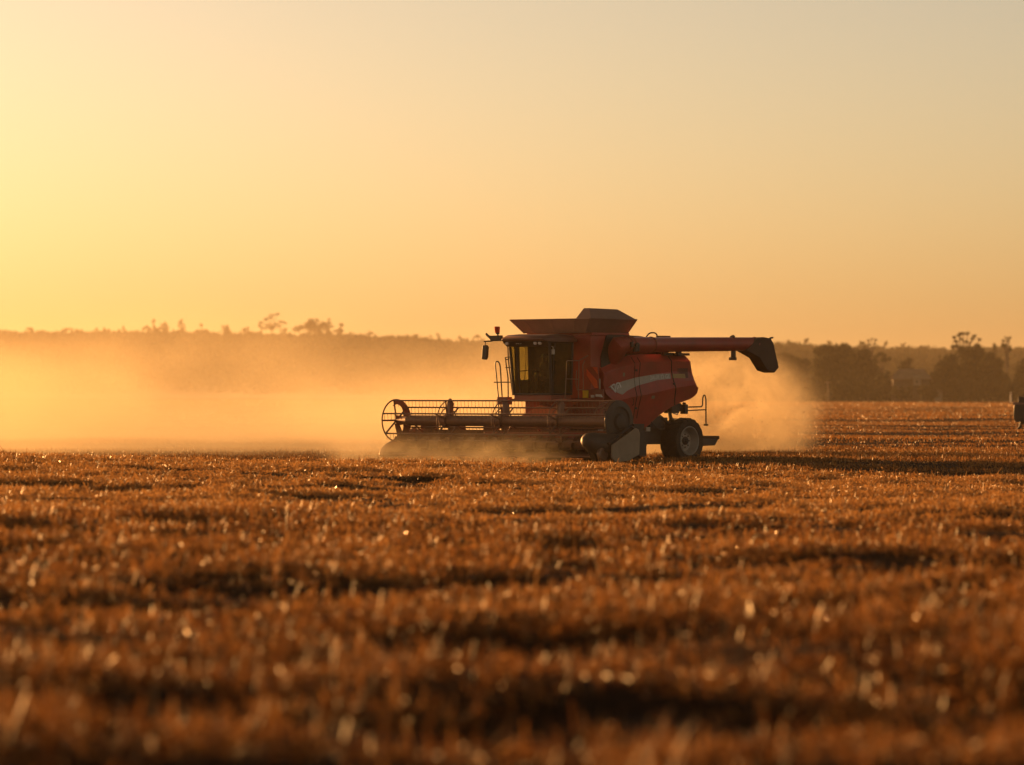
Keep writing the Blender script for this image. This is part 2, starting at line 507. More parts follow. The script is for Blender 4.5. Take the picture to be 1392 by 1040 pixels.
def tree(name, cat, label, u, Y, vtop, halfw, lobes_n, mat, group=None, base=None, per=26, leaf=0.42, crown_low=0.2, kind='round', lean=0.0, tufts=None):
    """a tree whose top shows at picture height vtop and whose crown is halfw px wide each side"""
    x = px_x(u, Y)
    z0 = float(ground_z(x, Y)) if base is None else base
    h = px_z(vtop, Y) - z0
    rw = halfw / 5220.0 * Y
    root = empty(name, (x, Y, z0))
    tag(root, label, cat, group)
    lobes = []
    if kind == 'round':
        lobes.append((lean * h, 0, h * (0.50 + crown_low * 0.4), rw * 0.80, rw * 0.80, h * (0.44 - crown_low * 0.3)))
        for k in range(lobes_n):
            a = random.uniform(0, 2 * math.pi); f = random.uniform(0.35, 0.75)
            zz = random.uniform(crown_low + 0.1, 0.86)
            ww = math.sqrt(max(0.05, 1 - ((zz - 0.5) / 0.55) ** 2))
            s = random.uniform(0.26, 0.42)
            lobes.append((lean * h + math.cos(a) * rw * f * ww, math.sin(a) * rw * f * ww, h * zz, rw * s, rw * s, min(rw * s, h * 0.14 + 0.4)))
        lobes.append((lean * h + random.uniform(-.25, .25) * rw, 0, h * 0.87, rw * 0.42, rw * 0.42, h * 0.12))
    if tufts:                # tufts read off as (u, v, half width, half height) at this distance
        for (tu, tv, a_, b_) in tufts:
            lobes.append((px_x(tu, Y) - x, random.uniform(-.4, .4) * rw, px_z(tv, Y) - z0, a_ / 5220 * Y, a_ / 5220 * Y, b_ / 5220 * Y))
    elif kind == 'gum':      # open crown: separate flat tufts at the ends of bare limbs
        for k in range(lobes_n):
            a = 2 * math.pi * (k + random.random() * 0.6) / lobes_n
            f = random.uniform(0.25, 0.85)
            zz = random.uniform(0.58, 0.95) - 0.16 * f * random.random()
            s = random.uniform(0.20, 0.34)
            lobes.append((lean * h + math.cos(a) * rw * f, math.sin(a) * rw * f * 0.8, h * zz, rw * s, rw * s, rw * s * 0.52))
        lobes.append((lean * h, 0, h * 0.95, rw * 0.34, rw * 0.34, h * 0.05))
    P, T = clump_points(lobes, per)
    P = P[P[:, 2] > 0.1]
    T = T[:len(P)]
    P[:, 2] = np.minimum(P[:, 2], h)
    V, Q, TT = leaf_quads(P, leaf, T)
    np_mesh("crown", V, Q, mat, attr=TT, parent=root)
    tree_mesh_trunk("trunk", h, lobes, 0.018 * h + 0.08, root, lean, 0.42 if kind == 'round' else 0.5)
    return root

# --- hills far behind, wooded
def ridge_z(x, y):
    u = 696 + x / 2300.0 * 5220.0
    v = np.interp(u, [-3000, -600, 0, 300, 480, 620, 760, 1060, 1250, 1392, 2200, 4000], [452, 448, 450, 451, 457, 463, 464, 467, 473, 470, 476, 480])
    top = (2.1 + (535 - v) / 5220.0 * 2300) - 7.0
    prof = sstep(1350, 2300, y) * (1 - 0.5 * sstep(2400, 4200, y))
    return top * prof - 1.0 * (1 - sstep(1250, 1400, y))
hx = np.linspace(-2600, 2600, 120); hy = np.linspace(1250, 4600, 60)
HX, HYY = np.meshgrid(hx, hy)
HZ = ridge_z(HX, HYY) + 3.0 * vnoise(HX / 90, HYY / 160) * sstep(1400, 1700, HYY) - 0.4
hi = np.arange(HX.size).reshape(HX.shape)
hf = np.stack([hi[:-1, :-1], hi[:-1, 1:], hi[1:, 1:], hi[1:, :-1]], -1).reshape(-1, 4)
HILL = paint("hill_grass", (0.10, 0.075, 0.035), rough=0.9, var=0.4, scale=0.02)
hills = np_mesh("hills", np.stack([HX, HYY, HZ], -1).reshape(-1, 3), hf, HILL, smooth=True)
tag(hills, kind='structure')

# far-off wood covering the hills: one mass
fx, fy, fr, fh = [], [], [], []
n = 5200
fy = 1500 + 900 * rng.random(n) ** 0.8
fx = (rng.random(n) * 2 - 1) * (0.16 * fy + 60)
fz = ridge_z(fx, fy) + 3.0 * vnoise(fx / 90, fy / 160) * sstep(1400, 1700, fy) - 0.4
fh = 4.5 + 5.0 * rng.random(n) + 5.0 * rng.random(n) * (rng.random(n) < 0.10)
fr = 3.0 + 4.0 * rng.random(n)
PP, TT = [], []
for i in range(n):
    k = 26
    d = rng.standard_normal((k, 3)); d /= np.linalg.norm(d, axis=1)[:, None]
    d[:, 2] = np.abs(d[:, 2]) * 1.0
    PP.append(d * np.array([fr[i], fr[i], fh[i] * 0.8]) + np.array([fx[i], fy[i], fz[i]]))
    TT.append(np.full(k, rng.random()))
V, Q, T = leaf_quads(np.concatenate(PP), 1.7, np.concatenate(TT))
tag(np_mesh("distant_wood", V, Q, LEAF_FAR, attr=T), "hazy far wood along the ridge behind the field", 'wood', kind='stuff')

# --- trees one can tell apart on the skyline of the left ridge
def on_ridge(u, Y=2250):
    x = px_x(u, Y)
    return float(ridge_z(np.array(x), np.array(float(Y)))) - 1.0
SK = "trees on the hazy skyline"
def sky_tree(u, vtop, hw, kind, n, label, Y=2250, per=3.2, leaf=0.9):
    return tree("skyline_tree", 'tree', label, u, Y, vtop, hw, n, LEAF_FAR, SK, base=on_ridge(u, Y), per=per, leaf=leaf, kind=kind, crown_low=0.25)
tree("skyline_tree", 'tree', "tall open-crowned gum tree, highest on the left skyline", 369, 2250, 426, 18, 0, LEAF_FAR, SK, base=on_ridge(369), per=7, leaf=0.8, kind='gum',
     tufts=[(372, 428.5, 7, 1.8), (378, 427.3, 5, 1.2), (361.5, 434, 5.5, 2.2), (355, 438, 5, 2.6), (353.5, 442, 5, 3), (367, 432, 4, 1.6), (382, 437.5, 6, 1.8), (388, 439, 4, 1.6), (376, 440.5, 5, 2), (363, 442, 5, 2.6), (370, 445, 6, 2.6), (381, 443.5, 4, 2.4), (357, 447, 8, 3), (385, 448, 7, 3)])
tree("skyline_tree", 'tree', "massive mounded tree left of centre on the skyline, beside the open gum", 420, 2250, 433, 26, 0, LEAF_FAR, SK, base=on_ridge(420), per=6, leaf=0.9, kind='gum',
     tufts=[(402, 448, 9, 6), (411, 444, 10, 6), (423, 439, 10, 6), (422, 446, 16, 9), (440, 445, 12, 8), (436, 440, 7, 5)])
sky_tree(432, 431, 11, 'round', 7, "upright tree on top of the wide clump right of the open gum tree")
sky_tree(447, 432, 9, 'gum', 6, "narrow twiggy tree at the right of the wide skyline clump")
sky_tree(462, 439, 10, 'gum', 6, "small loose tree at the right foot of the wide skyline clump")
sky_tree(307, 440, 10, 'round', 6, "low domed tree left of the open-crowned skyline gum")
sky_tree(274, 440, 6, 'gum', 5, "tiny wispy tree between two domed trees on the left skyline")
sky_tree(247, 433, 8, 'round', 5, "small ball-shaped tree standing clear on the left skyline")
sky_tree(224, 437, 9, 'round', 5, "bushy tree just left of the ball-shaped skyline tree")
sky_tree(209, 433, 4, 'gum', 4, "thin spire of a tree farthest left on the skyline")
sky_tree(336, 443, 10, 'round', 6, "low bushy tree directly left of the open skyline gum")

# --- right tree line at the end of the field
NEAR = "trees at the end of the field"
def field_tree(u, Y, vtop, hw, kind, n, label, mat=LEAF_DARK, **kw):
    kw.setdefault('per', 60)
    return tree("broad_tree" if kind == 'round' else "gum_tree", 'tree', label, u, Y, vtop, hw, n, mat, NEAR, kind=kind, **kw)
field_tree(1122, 1040, 466, 30, 'round', 12, "dense dark tree at the left of the big clump right of the spout", crown_low=0.12)
field_tree(1150, 1060, 464, 34, 'round', 13, "broad dark tree in the middle of the big clump right of the spout", crown_low=0.12)
field_tree(1176, 1050, 470, 29, 'round', 12, "dark tree sloping down at the right of the big clump", crown_low=0.1)
tree("gum_tree", 'tree', "thin see-through gum tree rising above the big dark clump", 1182, 1250, 459, 10, 0, LEAF_GREY, NEAR, per=34, leaf=0.34, kind='gum',
     tufts=[(1173.5, 466, 3, 2.4), (1181, 462.5, 3, 2.4), (1185, 461, 2.5, 1.8), (1189.5, 462.5, 2.6, 2.2), (1181, 468, 3.5, 2), (1190, 468, 3, 2.4), (1175, 471, 4, 3)])
tree("gum_tree", 'tree', "small round-headed tree on a curved bare trunk", 1199, 1060, 477, 11, 0, LEAF_GREY, NEAR, per=80, leaf=0.34, kind='gum',
     tufts=[(1198, 481, 6, 3.5), (1204, 483, 5, 4), (1193, 484, 4, 3), (1201, 489, 7, 4), (1208, 488, 4, 4)])
field_tree(1231, 1110, 484, 17, 'round', 9, "low rounded tree standing behind the farmhouse roof", LEAF_GREY, crown_low=0.15)
field_tree(1085, 1180, 483, 24, 'round', 11, "pale hazy tree half hidden by the dust plume", LEAF_GREY, crown_low=0.1)
field_tree(1062, 1260, 477, 22, 'round', 10, "faint tree behind the end of the auger spout", LEAF_GREY, crown_low=0.1)
field_tree(1288, 1030, 477, 30, 'round', 13, "dark bushy tree at the left of the large mound of trees", crown_low=0.08)
field_tree(1318, 1040, 469, 35, 'round', 14, "tallest dense tree in the middle of the large mound", crown_low=0.08)
field_tree(1345, 1030, 477, 28, 'round', 12, "dark tree drooping at the right of the large mound", crown_low=0.08)
tree("gum_tree", 'tree', "old gum tree whose bare limbs and flat tufts rise above the large mound", 1310, 1075, 449, 21, 0, LEAF_DARK, NEAR, per=90, leaf=0.30, kind='gum',
     tufts=[(1296, 459, 4.2, 3.2), (1302, 455.5, 5.2, 3), (1310, 453, 6.2, 2.8), (1316, 453, 4.5, 2.6), (1325, 457, 4.5, 2.6), (1331, 462, 4, 2.8), (1322, 460.5, 4.2, 2.2), (1300, 464, 4.6, 2.2), (1308, 461, 5, 2.4), (1315, 465, 5, 2.6), (1326, 470, 8, 3), (1298, 471, 8, 4), (1311, 473, 12, 4)])
tree("gum_tree", 'tree', "flat-topped gum tree near the right edge of the picture", 1369, 1150, 457, 10, 0, LEAF_GREY, NEAR, per=70, leaf=0.32, kind='gum',
     tufts=[(1368, 459, 5, 1.6), (1373, 459.5, 4, 1.6), (1363.5, 463, 3.5, 2), (1370, 463, 4, 1.5), (1366, 470, 6, 4), (1374, 474, 5, 5)])
field_tree(1392, 1040, 480, 20, 'round', 11, "dark tree cut by the right edge behind the trailer", crown_low=0.08)
field_tree(1352, 1300, 462, 7, 'round', 6, "small pointed tree left of the flat-topped gum", LEAF_GREY)

# bushes along the field edge
BSH = "bushes along the far field edge"
bl = ["low bush below the dense dark tree left of the pole", "wide bush right of the pole", "bush with thin stems under the big clump",
      "rounded bush left of the farmhouse", "bush hiding the foot of the farmhouse", "bush right of the farmhouse wall", "dark bush at the left foot of the large mound",
      "dark bush in the middle foot of the large mound", "dark bush at the right foot of the large mound", "bush behind the white marker post", "bush cut by the right edge of the picture",
      "pale bush seen through the dust plume", "faint bush under the spout in the dust"]
bu = [(1108, 514, 20), (1150, 517, 24), (1180, 515, 22), (1206, 508, 15), (1226, 522, 18), (1262, 517, 18), (1284, 512, 20), (1315, 510, 22), (1344, 512, 20), (1370, 514, 18), (1394, 510, 18), (1080, 516, 20), (1052, 518, 20)]
for (u, v, hw), lb in zip(bu, bl):
    Y = random.uniform(985, 1020)
    x = px_x(u, Y); z0 = float(ground_z(x, Y)); h = px_z(v, Y) - z0; rw = hw / 5220 * Y
    root = empty("bush", (x, Y, z0)); tag(root, lb, 'bush', BSH)
    lobes = [(0, 0, h * 0.45, rw * 0.8, rw * 0.6, h * 0.45)]
    for k in range(9):
        a = random.uniform(0, 6.28); f = random.uniform(.3, .8)
        lobes.append((math.cos(a) * rw * f, math.sin(a) * rw * .6 * f, h * random.uniform(.25, .8), rw * .3, rw * .3, h * .2))
    P, T = clump_points(lobes, 80)
    P = P[(P[:, 2] > 0.02)]; T = T[:len(P)]
    V, Q, TT2 = leaf_quads(P, 0.36, T)
    np_mesh("crown", V, Q, LEAF_DARK if random.random() < .6 else LEAF_GREY, attr=TT2, parent=root)
    Vs, Qs, off = [], [], 0
    for k in range(4):
        a = random.uniform(0, 6.28)
        V, Q = tube_np([(0, 0, -0.2), (math.cos(a) * rw * .2, math.sin(a) * rw * .2, h * .3), (math.cos(a) * rw * .45, math.sin(a) * rw * .4, h * .6)], [.12, .08, .03], 5)
        Vs.append(V); Qs.append(Q + off); off += len(V)
    np_mesh("stem", np.concatenate(Vs), np.concatenate(Qs), BARK, parent=root)

# solid undergrowth closing the foot of the tree line
n = 34000
uu = 640 + 1160 * rng.random(n)
yy = 1028 + 30 * rng.random(n)
top = 6.2 + 3.0 * vnoise(uu / 9.0, yy * 0 + 3) + 2.0 * vnoise(uu / 3.5, yy * 0 + 8)
xx = (uu - 696) / 5220 * yy
P = np.stack([xx, yy, ground_z(xx, yy) + np.maximum(top, 1.0) * rng.random(n) ** 0.8], -1)
V, Q, T = leaf_quads(P, 0.62, np.clip(0.4 + 0.5 * vnoise(uu / 6.0, yy * 0), 0, 1))
tag(np_mesh("undergrowth", V, Q, LEAF_DARK, attr=T), "dark scrub filling the foot of the tree line", 'undergrowth', kind='stuff')

# ------------------------------------------------------------------ mesh builder
class M:
    def __init__(self): self.v, self.f = [], []
    def add(self, vs, fs):
        o = len(self.v)
        self.v += [tuple(p) for p in vs]
        self.f += [tuple(i + o for i in f) for f in fs]
        return self
    def box(self, lo, hi, rot=None, pivot=None):
        vs = [Vector((x, y, z)) for x in (lo[0], hi[0]) for y in (lo[1], hi[1]) for z in (lo[2], hi[2])]
        if rot is not None:
            pv = Vector(pivot) if pivot else (Vector(lo) + Vector(hi)) / 2
            vs = [rot @ (p - pv) + pv for p in vs]
        return self.add(vs, [(0, 1, 3, 2), (4, 6, 7, 5), (0, 4, 5, 1), (2, 3, 7, 6), (0, 2, 6, 4), (1, 5, 7, 3)])
    def prism(self, poly, ext):
        n = len(poly); e = Vector(ext)
        a = [Vector(p) for p in poly]; b = [p + e for p in a]
        return self.add(a + b, [tuple(range(n))[::-1], tuple(range(n, 2 * n))] + [(i, (i + 1) % n, (i + 1) % n + n, i + n) for i in range(n)])
    def xz(self, poly, y0, y1):
        return self.prism([(x, y0, z) for x, z in poly], (0, y1 - y0, 0))
    def yz(self, poly, x0, x1):
        return self.prism([(x0, y, z) for y, z in poly], (x1 - x0, 0, 0))
    def hexa(self, a, b):
        """loft between two four-point loops"""
        return self.add(list(a) + list(b), [(3, 2, 1, 0), (4, 5, 6, 7)] + [(i, (i + 1) % 4, (i + 1) % 4 + 4, i + 4) for i in range(4)])
    def tube(self, path, r, n=8, cap=True):
        path = [Vector(p) for p in path]
        rr = r if isinstance(r, (list, tuple)) else [r] * len(path)
        vs, fs, u = [], [], None
        for i, p in enumerate(path):
            if i == 0: t = path[1] - p
            elif i == len(path) - 1: t = p - path[i - 1]
            else: t = (path[i + 1] - p).normalized() + (p - path[i - 1]).normalized()
            t.normalize()
            if u is None: u = t.orthogonal().normalized()
            else:
                u = u - t * u.dot(t); u.normalize()
            w = t.cross(u)
            for k in range(n):
                a = 2 * math.pi * k / n
                vs.append(p + (u * math.cos(a) + w * math.sin(a)) * rr[i])
        for i in range(len(path) - 1):
            for k in range(n):
                a = i * n + k; b = i * n + (k + 1) % n
                fs.append((a, b, b + n, a + n))
        if cap:
            fs.append(tuple(range(n))[::-1]); fs.append(tuple(range(len(vs) - n, len(vs))))
        return self.add(vs, fs)
    def lathe_y(self, c, prof, n=32, a0=0.0, a1=2 * math.pi):
        """profile [(radius, y)] turned about an axis along y through c"""
        full = abs(a1 - a0 - 2 * math.pi) < 1e-6
        m = n if full else n + 1
        vs, fs, k = [], [], len(prof)
        for i in range(m):
            a = a0 + (a1 - a0) * i / n
            for r, y in prof:
                vs.append((c[0] + r * math.cos(a), c[1] + y, c[2] + r * math.sin(a)))
        for i in range(n):
            j = (i + 1) % m
            for q in range(k - 1):
                fs.append((i * k + q, j * k + q, j * k + q + 1, i * k + q + 1))
        return self.add(vs, fs)
    def ring_y(self, c, r, t, n=36, a0=0.0, a1=2 * math.pi, sides=6):
        pts = [(c[0] + r * math.cos(a0 + (a1 - a0) * i / n), c[1], c[2] + r * math.sin(a0 + (a1 - a0) * i / n)) for i in range(n + 1)]
        return self.tube(pts, t, sides)
    def build(self, name, mat, parent=None, bevel=0.0, smooth=35, seg=2, label=None):
        me = bpy.data.meshes.new(name)
        me.from_pydata(self.v, [], self.f)
        bm = bmesh.new(); bm.from_mesh(me)
        bmesh.ops.recalc_face_normals(bm, faces=bm.faces)
        bm.to_mesh(me); bm.free()
        if smooth:
            me.polygons.foreach_set('use_smooth', [True] * len(me.polygons))
            me.set_sharp_from_angle(angle=R(smooth))
        me.materials.append(mat)
        o = bpy.data.objects.new(name, me); COL.objects.link(o)
        if parent: o.parent = parent
        if bevel:
            b = o.modifiers.new("bevel", 'BEVEL'); b.width = bevel; b.segments = seg; b.limit_method = 'ANGLE'; b.angle_limit = R(35)
            b.harden_normals = True
        if label: o['label'] = label
        return o

def arc(p0, p1, p2, n=8):
    """quadratic curve"""
    p0, p1, p2 = Vector(p0), Vector(p1), Vector(p2)
    return [p0 * (1 - t) ** 2 + p1 * 2 * t * (1 - t) + p2 * t * t for t in [i / n for i in range(n + 1)]]

RED = paint("red_paint", (0.50, 0.050, 0.032), rough=0.45, var=0.22, scale=1.6, dust=0.50, dustcol=(0.26, 0.13, 0.07), coat=0.15)
RED_DARK = paint("red_frame_paint", (0.34, 0.055, 0.034), rough=0.5, var=0.25, scale=2.0, dust=0.5)
STEEL_BROWN = paint("tank_steel", (0.34, 0.175, 0.13), rough=0.5, var=0.2, scale=1.4, dust=0.35)
DARK = paint("dark_metal", (0.035, 0.028, 0.024), rough=0.5, var=0.3, scale=3.0, dust=0.3)
BLACK = paint("black_plastic", (0.022, 0.018, 0.016), rough=0.45, var=0.2, scale=4.0, dust=0.2)
REEL = paint("reel_steel", (0.25, 0.135, 0.095), rough=0.4, metal=0.3, var=0.2, scale=2.0, dust=0.4)
BRIGHT = paint("worn_steel", (0.48, 0.42, 0.35), rough=0.35, metal=0.7, var=0.2, scale=3.0, dust=0.25)
RUBBER = paint("tyre_rubber", (0.030, 0.026, 0.023), rough=0.8, var=0.3, scale=3.0, dust=0.45, dustcol=(0.17, 0.11, 0.06))
RIM = paint("silver_rim", (0.44, 0.37, 0.30), rough=0.4, metal=0.25, var=0.12, scale=4.0, dust=0.3)
SHIELD = paint("dusty_beige_shield", (0.37, 0.27, 0.18), rough=0.6, var=0.2, scale=2.5, dust=0.5, dustcol=(0.30, 0.22, 0.13))
STRIPE = paint("silver_stripe", (0.50, 0.42, 0.33), rough=0.4, metal=0.2, var=0.1, scale=2.0, dust=0.4)
STRIPE_GOLD = paint("gold_stripe", (0.50, 0.31, 0.09), rough=0.45, var=0.1, scale=2.0, dust=0.3)
LETTER = paint("white_lettering", (0.85, 0.80, 0.72), rough=0.5, var=0.05)
YELLOW = paint("yellow_plate", (0.85, 0.60, 0.03), rough=0.5, var=0.08, scale=6, dust=0.12)
SIGN_RED = paint("warning_red", (0.90, 0.13, 0.04), rough=0.4, var=0.1, scale=6)
SIGN_DARK = paint("warning_dark_red", (0.42, 0.06, 0.03), rough=0.4, var=0.1, scale=6)
BEACON = paint("red_beacon_lens", (0.65, 0.05, 0.02), rough=0.2, var=0.05)
LENS = paint("lamp_lens", (0.75, 0.68, 0.58), rough=0.15, var=0.1, scale=14)
SEATM = paint("seat_fabric", (0.03, 0.026, 0.022), rough=0.9, var=0.2, scale=9)
CABIN = paint("cab_lining", (0.15, 0.09, 0.05), rough=0.8, var=0.2, scale=5)

def glass_mat(name, tint, gloss):
    m, nt, out = new_mat(name)
    t = nd(nt, 'ShaderNodeBsdfTransparent'); t.inputs[0].default_value = (*tint, 1)
    g = nd(nt, 'ShaderNodeBsdfGlossy'); g.inputs['Roughness'].default_value = 0.06; g.inputs[0].default_value = (0.9, 0.9, 0.9, 1)
    lw = nd(nt, 'ShaderNodeLayerWeight'); lw.inputs[0].default_value = 0.5
    fr = nd(nt, 'ShaderNodeMapRange'); fr.inputs[1].default_value = 0.45; fr.inputs[2].default_value = 1.0; fr.inputs[3].default_value = 0.03; fr.inputs[4].default_value = 0.6
    nt.links.new(lw.outputs['Facing'], fr.inputs[0])
    d = nd(nt, 'ShaderNodeBsdfDiffuse'); d.inputs[0].default_value = (0.28, 0.20, 0.11, 1)
    tc = nd(nt, 'ShaderNodeTexCoord'); n = nd(nt, 'ShaderNodeTexNoise'); n.inputs['Scale'].default_value = 2.2; n.inputs['Detail'].default_value = 7
    nt.links.new(tc.outputs['Object'], n.inputs['Vector'])
    mr = nd(nt, 'ShaderNodeMapRange'); mr.inputs[1].default_value = 0.3; mr.inputs[2].default_value = 0.8; mr.inputs[3].default_value = gloss * 0.4; mr.inputs[4].default_value = gloss * 1.6
    nt.links.new(n.outputs[0], mr.inputs[0])
    m1 = nd(nt, 'ShaderNodeMixShader'); m2 = nd(nt, 'ShaderNodeMixShader')
    nt.links.new(fr.outputs[0], m1.inputs[0]); nt.links.new(t.outputs[0], m1.inputs[1]); nt.links.new(g.outputs[0], m1.inputs[2])
    nt.links.new(mr.outputs[0], m2.inputs[0]); nt.links.new(m1.outputs[0], m2.inputs[1]); nt.links.new(d.outputs[0], m2.inputs[2])
    nt.links.new(m2.outputs[0], out.inputs[0])
    return m
GLASS = glass_mat("cab_glass", (0.88, 0.87, 0.66), 0.15)

def text_mesh(name, s, size, mat, parent, mtx, thick=0.004, shear=0.0):
    cu = bpy.data.curves.new(name, 'FONT')
    cu.body = s; cu.size = size; cu.extrude = thick; cu.align_x = 'LEFT'; cu.shear = shear
    t = bpy.data.objects.new(name + "_curve", cu); COL.objects.link(t)
    bpy.context.view_layer.update()
    me = bpy.data.meshes.new_from_object(t.evaluated_get(bpy.context.evaluated_depsgraph_get()))
    bpy.data.objects.remove(t); bpy.data.curves.remove(cu)
    me.name = name
    me.materials.clear(); me.materials.append(mat)
    me.transform(mtx)
    o = bpy.data.objects.new(name, me); COL.objects.link(o); o.parent = parent
    return o

# ================================================================== the combine harvester
# local axes: +x forward, +y the machine's left (towards the camera), +z up; origin on the ground under the rear axle
combine = empty("combine_harvester", (4.74, 128.6, 0.0), R(180 + 48))
tag(combine, "dusty red combine harvester with unloading auger folded back, working in the stubble field", "combine harvester")

# --- side panels
TOP = [(-0.45, 2.10), (-0.38, 2.28), (0.0, 3.33), (0.12, 3.38), (1.0, 3.40), (2.0, 3.39), (2.84, 3.35), (3.4, 3.24), (3.9, 3.10), (4.35, 2.94)]
C1 = [(-0.38, 3.15), (0.9, 3.17), (2.3, 3.13), (2.84, 3.08), (3.6, 2.95), (4.35, 2.74)]
C2 = [(-0.38, 2.66), (0.9, 2.67), (1.8, 2.58), (2.84, 2.42), (3.5, 2.27), (4.0, 2.10), (4.35, 2.0)]
C3 = [(-0.38, 2.40), (0.9, 2.28), (2.3, 2.07), (3.1, 1.98), (4.35, 1.75)]
BOT = [(-0.38, 2.06), (-0.3, 2.00), (-0.11, 1.92), (0.4, 1.80), (0.85, 1.66), (1.4, 1.42), (1.85, 1.15), (2.12, 0.92), (2.28, 0.80), (2.73, 0.80), (3.1, 1.33), (3.5, 1.67), (3.9, 1.86), (4.2, 2.08), (4.35, 2.42)]
def ip(t, x): return float(np.interp(x, [a for a, b in t], [b for a, b in t]))
def yprof(x, z):
    """outward offset of the panel skin at (x, z)"""
    ks = [(0.8, 1.36), (ip(C3, x) - 0.35, 1.55), (ip(C3, x), 1.65), (ip(C2, x) - 0.14, 1.575), (ip(C2, x) + 0.16, 1.53), (ip(C1, x), 1.58), (ip(C1, x) + 0.28, 1.36)]
    zs = [k[0] for k in ks]
    y = float(np.interp(z, zs, [k[1] for k in ks]))
    return y - 0.02 * (x - 2.0) ** 2 * 0.35
def side_panel(sgn):
    b = M()
    xs = list(np.linspace(-0.44, 4.35, 64))
    rows = 26
    ring_o, ring_i = [], []
    for x in xs:
        zt, zb = ip(TOP, x), ip(BOT, x)
        if x < -0.38: zb = 2.12; zt = 2.30
        zt = max(zt, zb + 0.02)
        # rows follow the creases so that they stay crisp
        col = sorted(set([zb, zt] + [z for z in (ip(C1, x), ip(C2, x) - 0.14, ip(C2, x) + 0.16, ip(C3, x)) if zb < z < zt]))
        zz = np.interp(np.linspace(0, 1, rows), np.linspace(0, 1, len(col)), col)
        ring_o.append([(x, sgn * yprof(x, z), z) for z in zz])
        ring_i.append([(x, sgn * 1.17, z) for z in zz])
    vs = [p for c in ring_o for p in c] + [p for c in ring_i for p in c]
    n = len(xs); off = n * rows; fs = []
    for i in range(n - 1):
        for k in range(rows - 1):
            a = i * rows + k
            fs.append((a, a + rows, a + rows + 1, a + 1))
            fs.append((off + a, off + a + 1, off + a + rows + 1, off + a + rows))
        for k in (0, rows - 1):
            a = i * rows + k
            fs.append((a, off + a, off + a + rows, a + rows))
    for i in (0, n - 1):
        for k in range(rows - 1):
            a = i * rows + k
            fs.append((a, a + 1, off + a + 1, off + a))
    b.add(vs, fs)
    return b
def ribbon(xs, ztop, zbot, off, sgn=1, rows=3, th=0.006):
    b = M(); vs, fs = [], []
    for x in xs:
        for k in range(rows + 1):
            z = ztop(x) + (zbot(x) - ztop(x)) * k / rows
            vs.append((x, sgn * (yprof(x, z) + off), z))
    n = len(xs); w = rows + 1
    m0 = len(vs)
    vs += [(x, y - sgn * th, z) for x, y, z in vs]
    for i in range(n - 1):
        for k in range(rows):
            a = i * w + k
            fs.append((a, a + 1, a + w + 1, a + w)); fs.append((m0 + a, m0 + a + w, m0 + a + w + 1, m0 + a + 1))
    for i in range(n - 1):
        for k in (0, rows):
            a = i * w + k; fs.append((a, a + w, m0 + a + w, m0 + a))
    for i in (0, n - 1):
        for k in range(rows):
            a = i * w + k; fs.append((a, a + 1, m0 + a + 1, m0 + a))
    return b.add(vs, fs)
for sgn in (1, -1):
    sp_ = side_panel(sgn).build("side_panel", RED, combine, smooth=14)
    # silver swoosh: pointed at the front, slanting down to a wedge, running level to the rear
    zt = lambda x: float(np.interp(x, [0.2, 0.9, 1.7, 2.7, 3.4, 4.08], [2.76, 2.765, 2.74, 2.63, 2.50, 2.32]))
    zb = lambda x: float(np.interp(x, [0.2, 0.9, 1.7, 2.7, 3.2, 3.48, 3.72, 4.08], [2.60, 2.60, 2.54, 2.36, 2.20, 2.06, 2.14, 2.30]))
    ribbon(list(np.linspace(0.98, 4.08, 60)), zt, zb, 0.010, sgn).build("stripe", STRIPE, sp_, smooth=0)
    ribbon(list(np.linspace(0.20, 0.90, 14)), lambda x: zt(x) - 0.01, lambda x: zb(x) + 0.01, 0.010, sgn).build("stripe", STRIPE_GOLD, sp_, smooth=0, label="golden rear end of the silver stripe")
    # seams between the panel sections
    for xt, xb, zb_ in ((2.84, 2.78, 0.82), (2.56, 2.62, 1.3), (0.98, 0.72, 1.72)):
        xs_ = lambda z: xb + (xt - xb) * (z - zb_) / (3.3 - zb_)
        pts = []
        z = zb_
        while z < ip(TOP, xt) - 0.03:
            x = xs_(z); pts.append((x, sgn * (yprof(x, z) + 0.004), z)); z += 0.06
        M().tube(pts, 0.020 if xt < 1 else 0.013, 5).build("panel_seam", BLACK, sp_)
    if sgn == 1:
        y = 1.60
        mt = Matrix.Translation((2.05, yprof(1.7, 2.62) + 0.012, 2.545)) @ Matrix.Rotation(R(180), 4, 'Z') @ Matrix.Rotation(R(90), 4, 'X') @ Matrix.Rotation(R(3.5), 4, 'Z')
        text_mesh("lettering", "3AUIL'Ö GL", 0.20, LETTER, sp_, mt)
        mt = Matrix.Translation((3.98, yprof(3.6, 2.3) + 0.012, 2.215)) @ Matrix.Rotation(R(180), 4, 'Z') @ Matrix.Rotation(R(90), 4, 'X') @ Matrix.Rotation(R(14), 4, 'Z')
        e = M()
        for (p, q, w) in (((0.0, 0.14), (0.20, -0.12), .028), ((0.20, -0.12), (0.22, 0.14), .022), ((0.30, -0.05), (0.30, 0.15), .022), ((0.30, 0.15), (0.44, 0.13), .02), ((0.44, 0.13), (0.50, -0.06), .026), ((0.22, -0.20), (0.50, -0.06), .018), ((0.06, 0.14), (0.20, 0.15), .02), ((0.38, -0.03), (0.38, 0.07), .02)):
            a = Vector((p[0], p[1], 0)); c = Vector((q[0], q[1], 0)); t = (c - a).normalized(); nrm = Vector((-t.y, t.x, 0)) * w
            e.prism([a - nrm, c - nrm, c + nrm, a + nrm], (0, 0, 0.006))
        e.v = [tuple(mt @ Vector(p)) for p in e.v]
        e.build("emblem", LETTER, sp_, smooth=0)

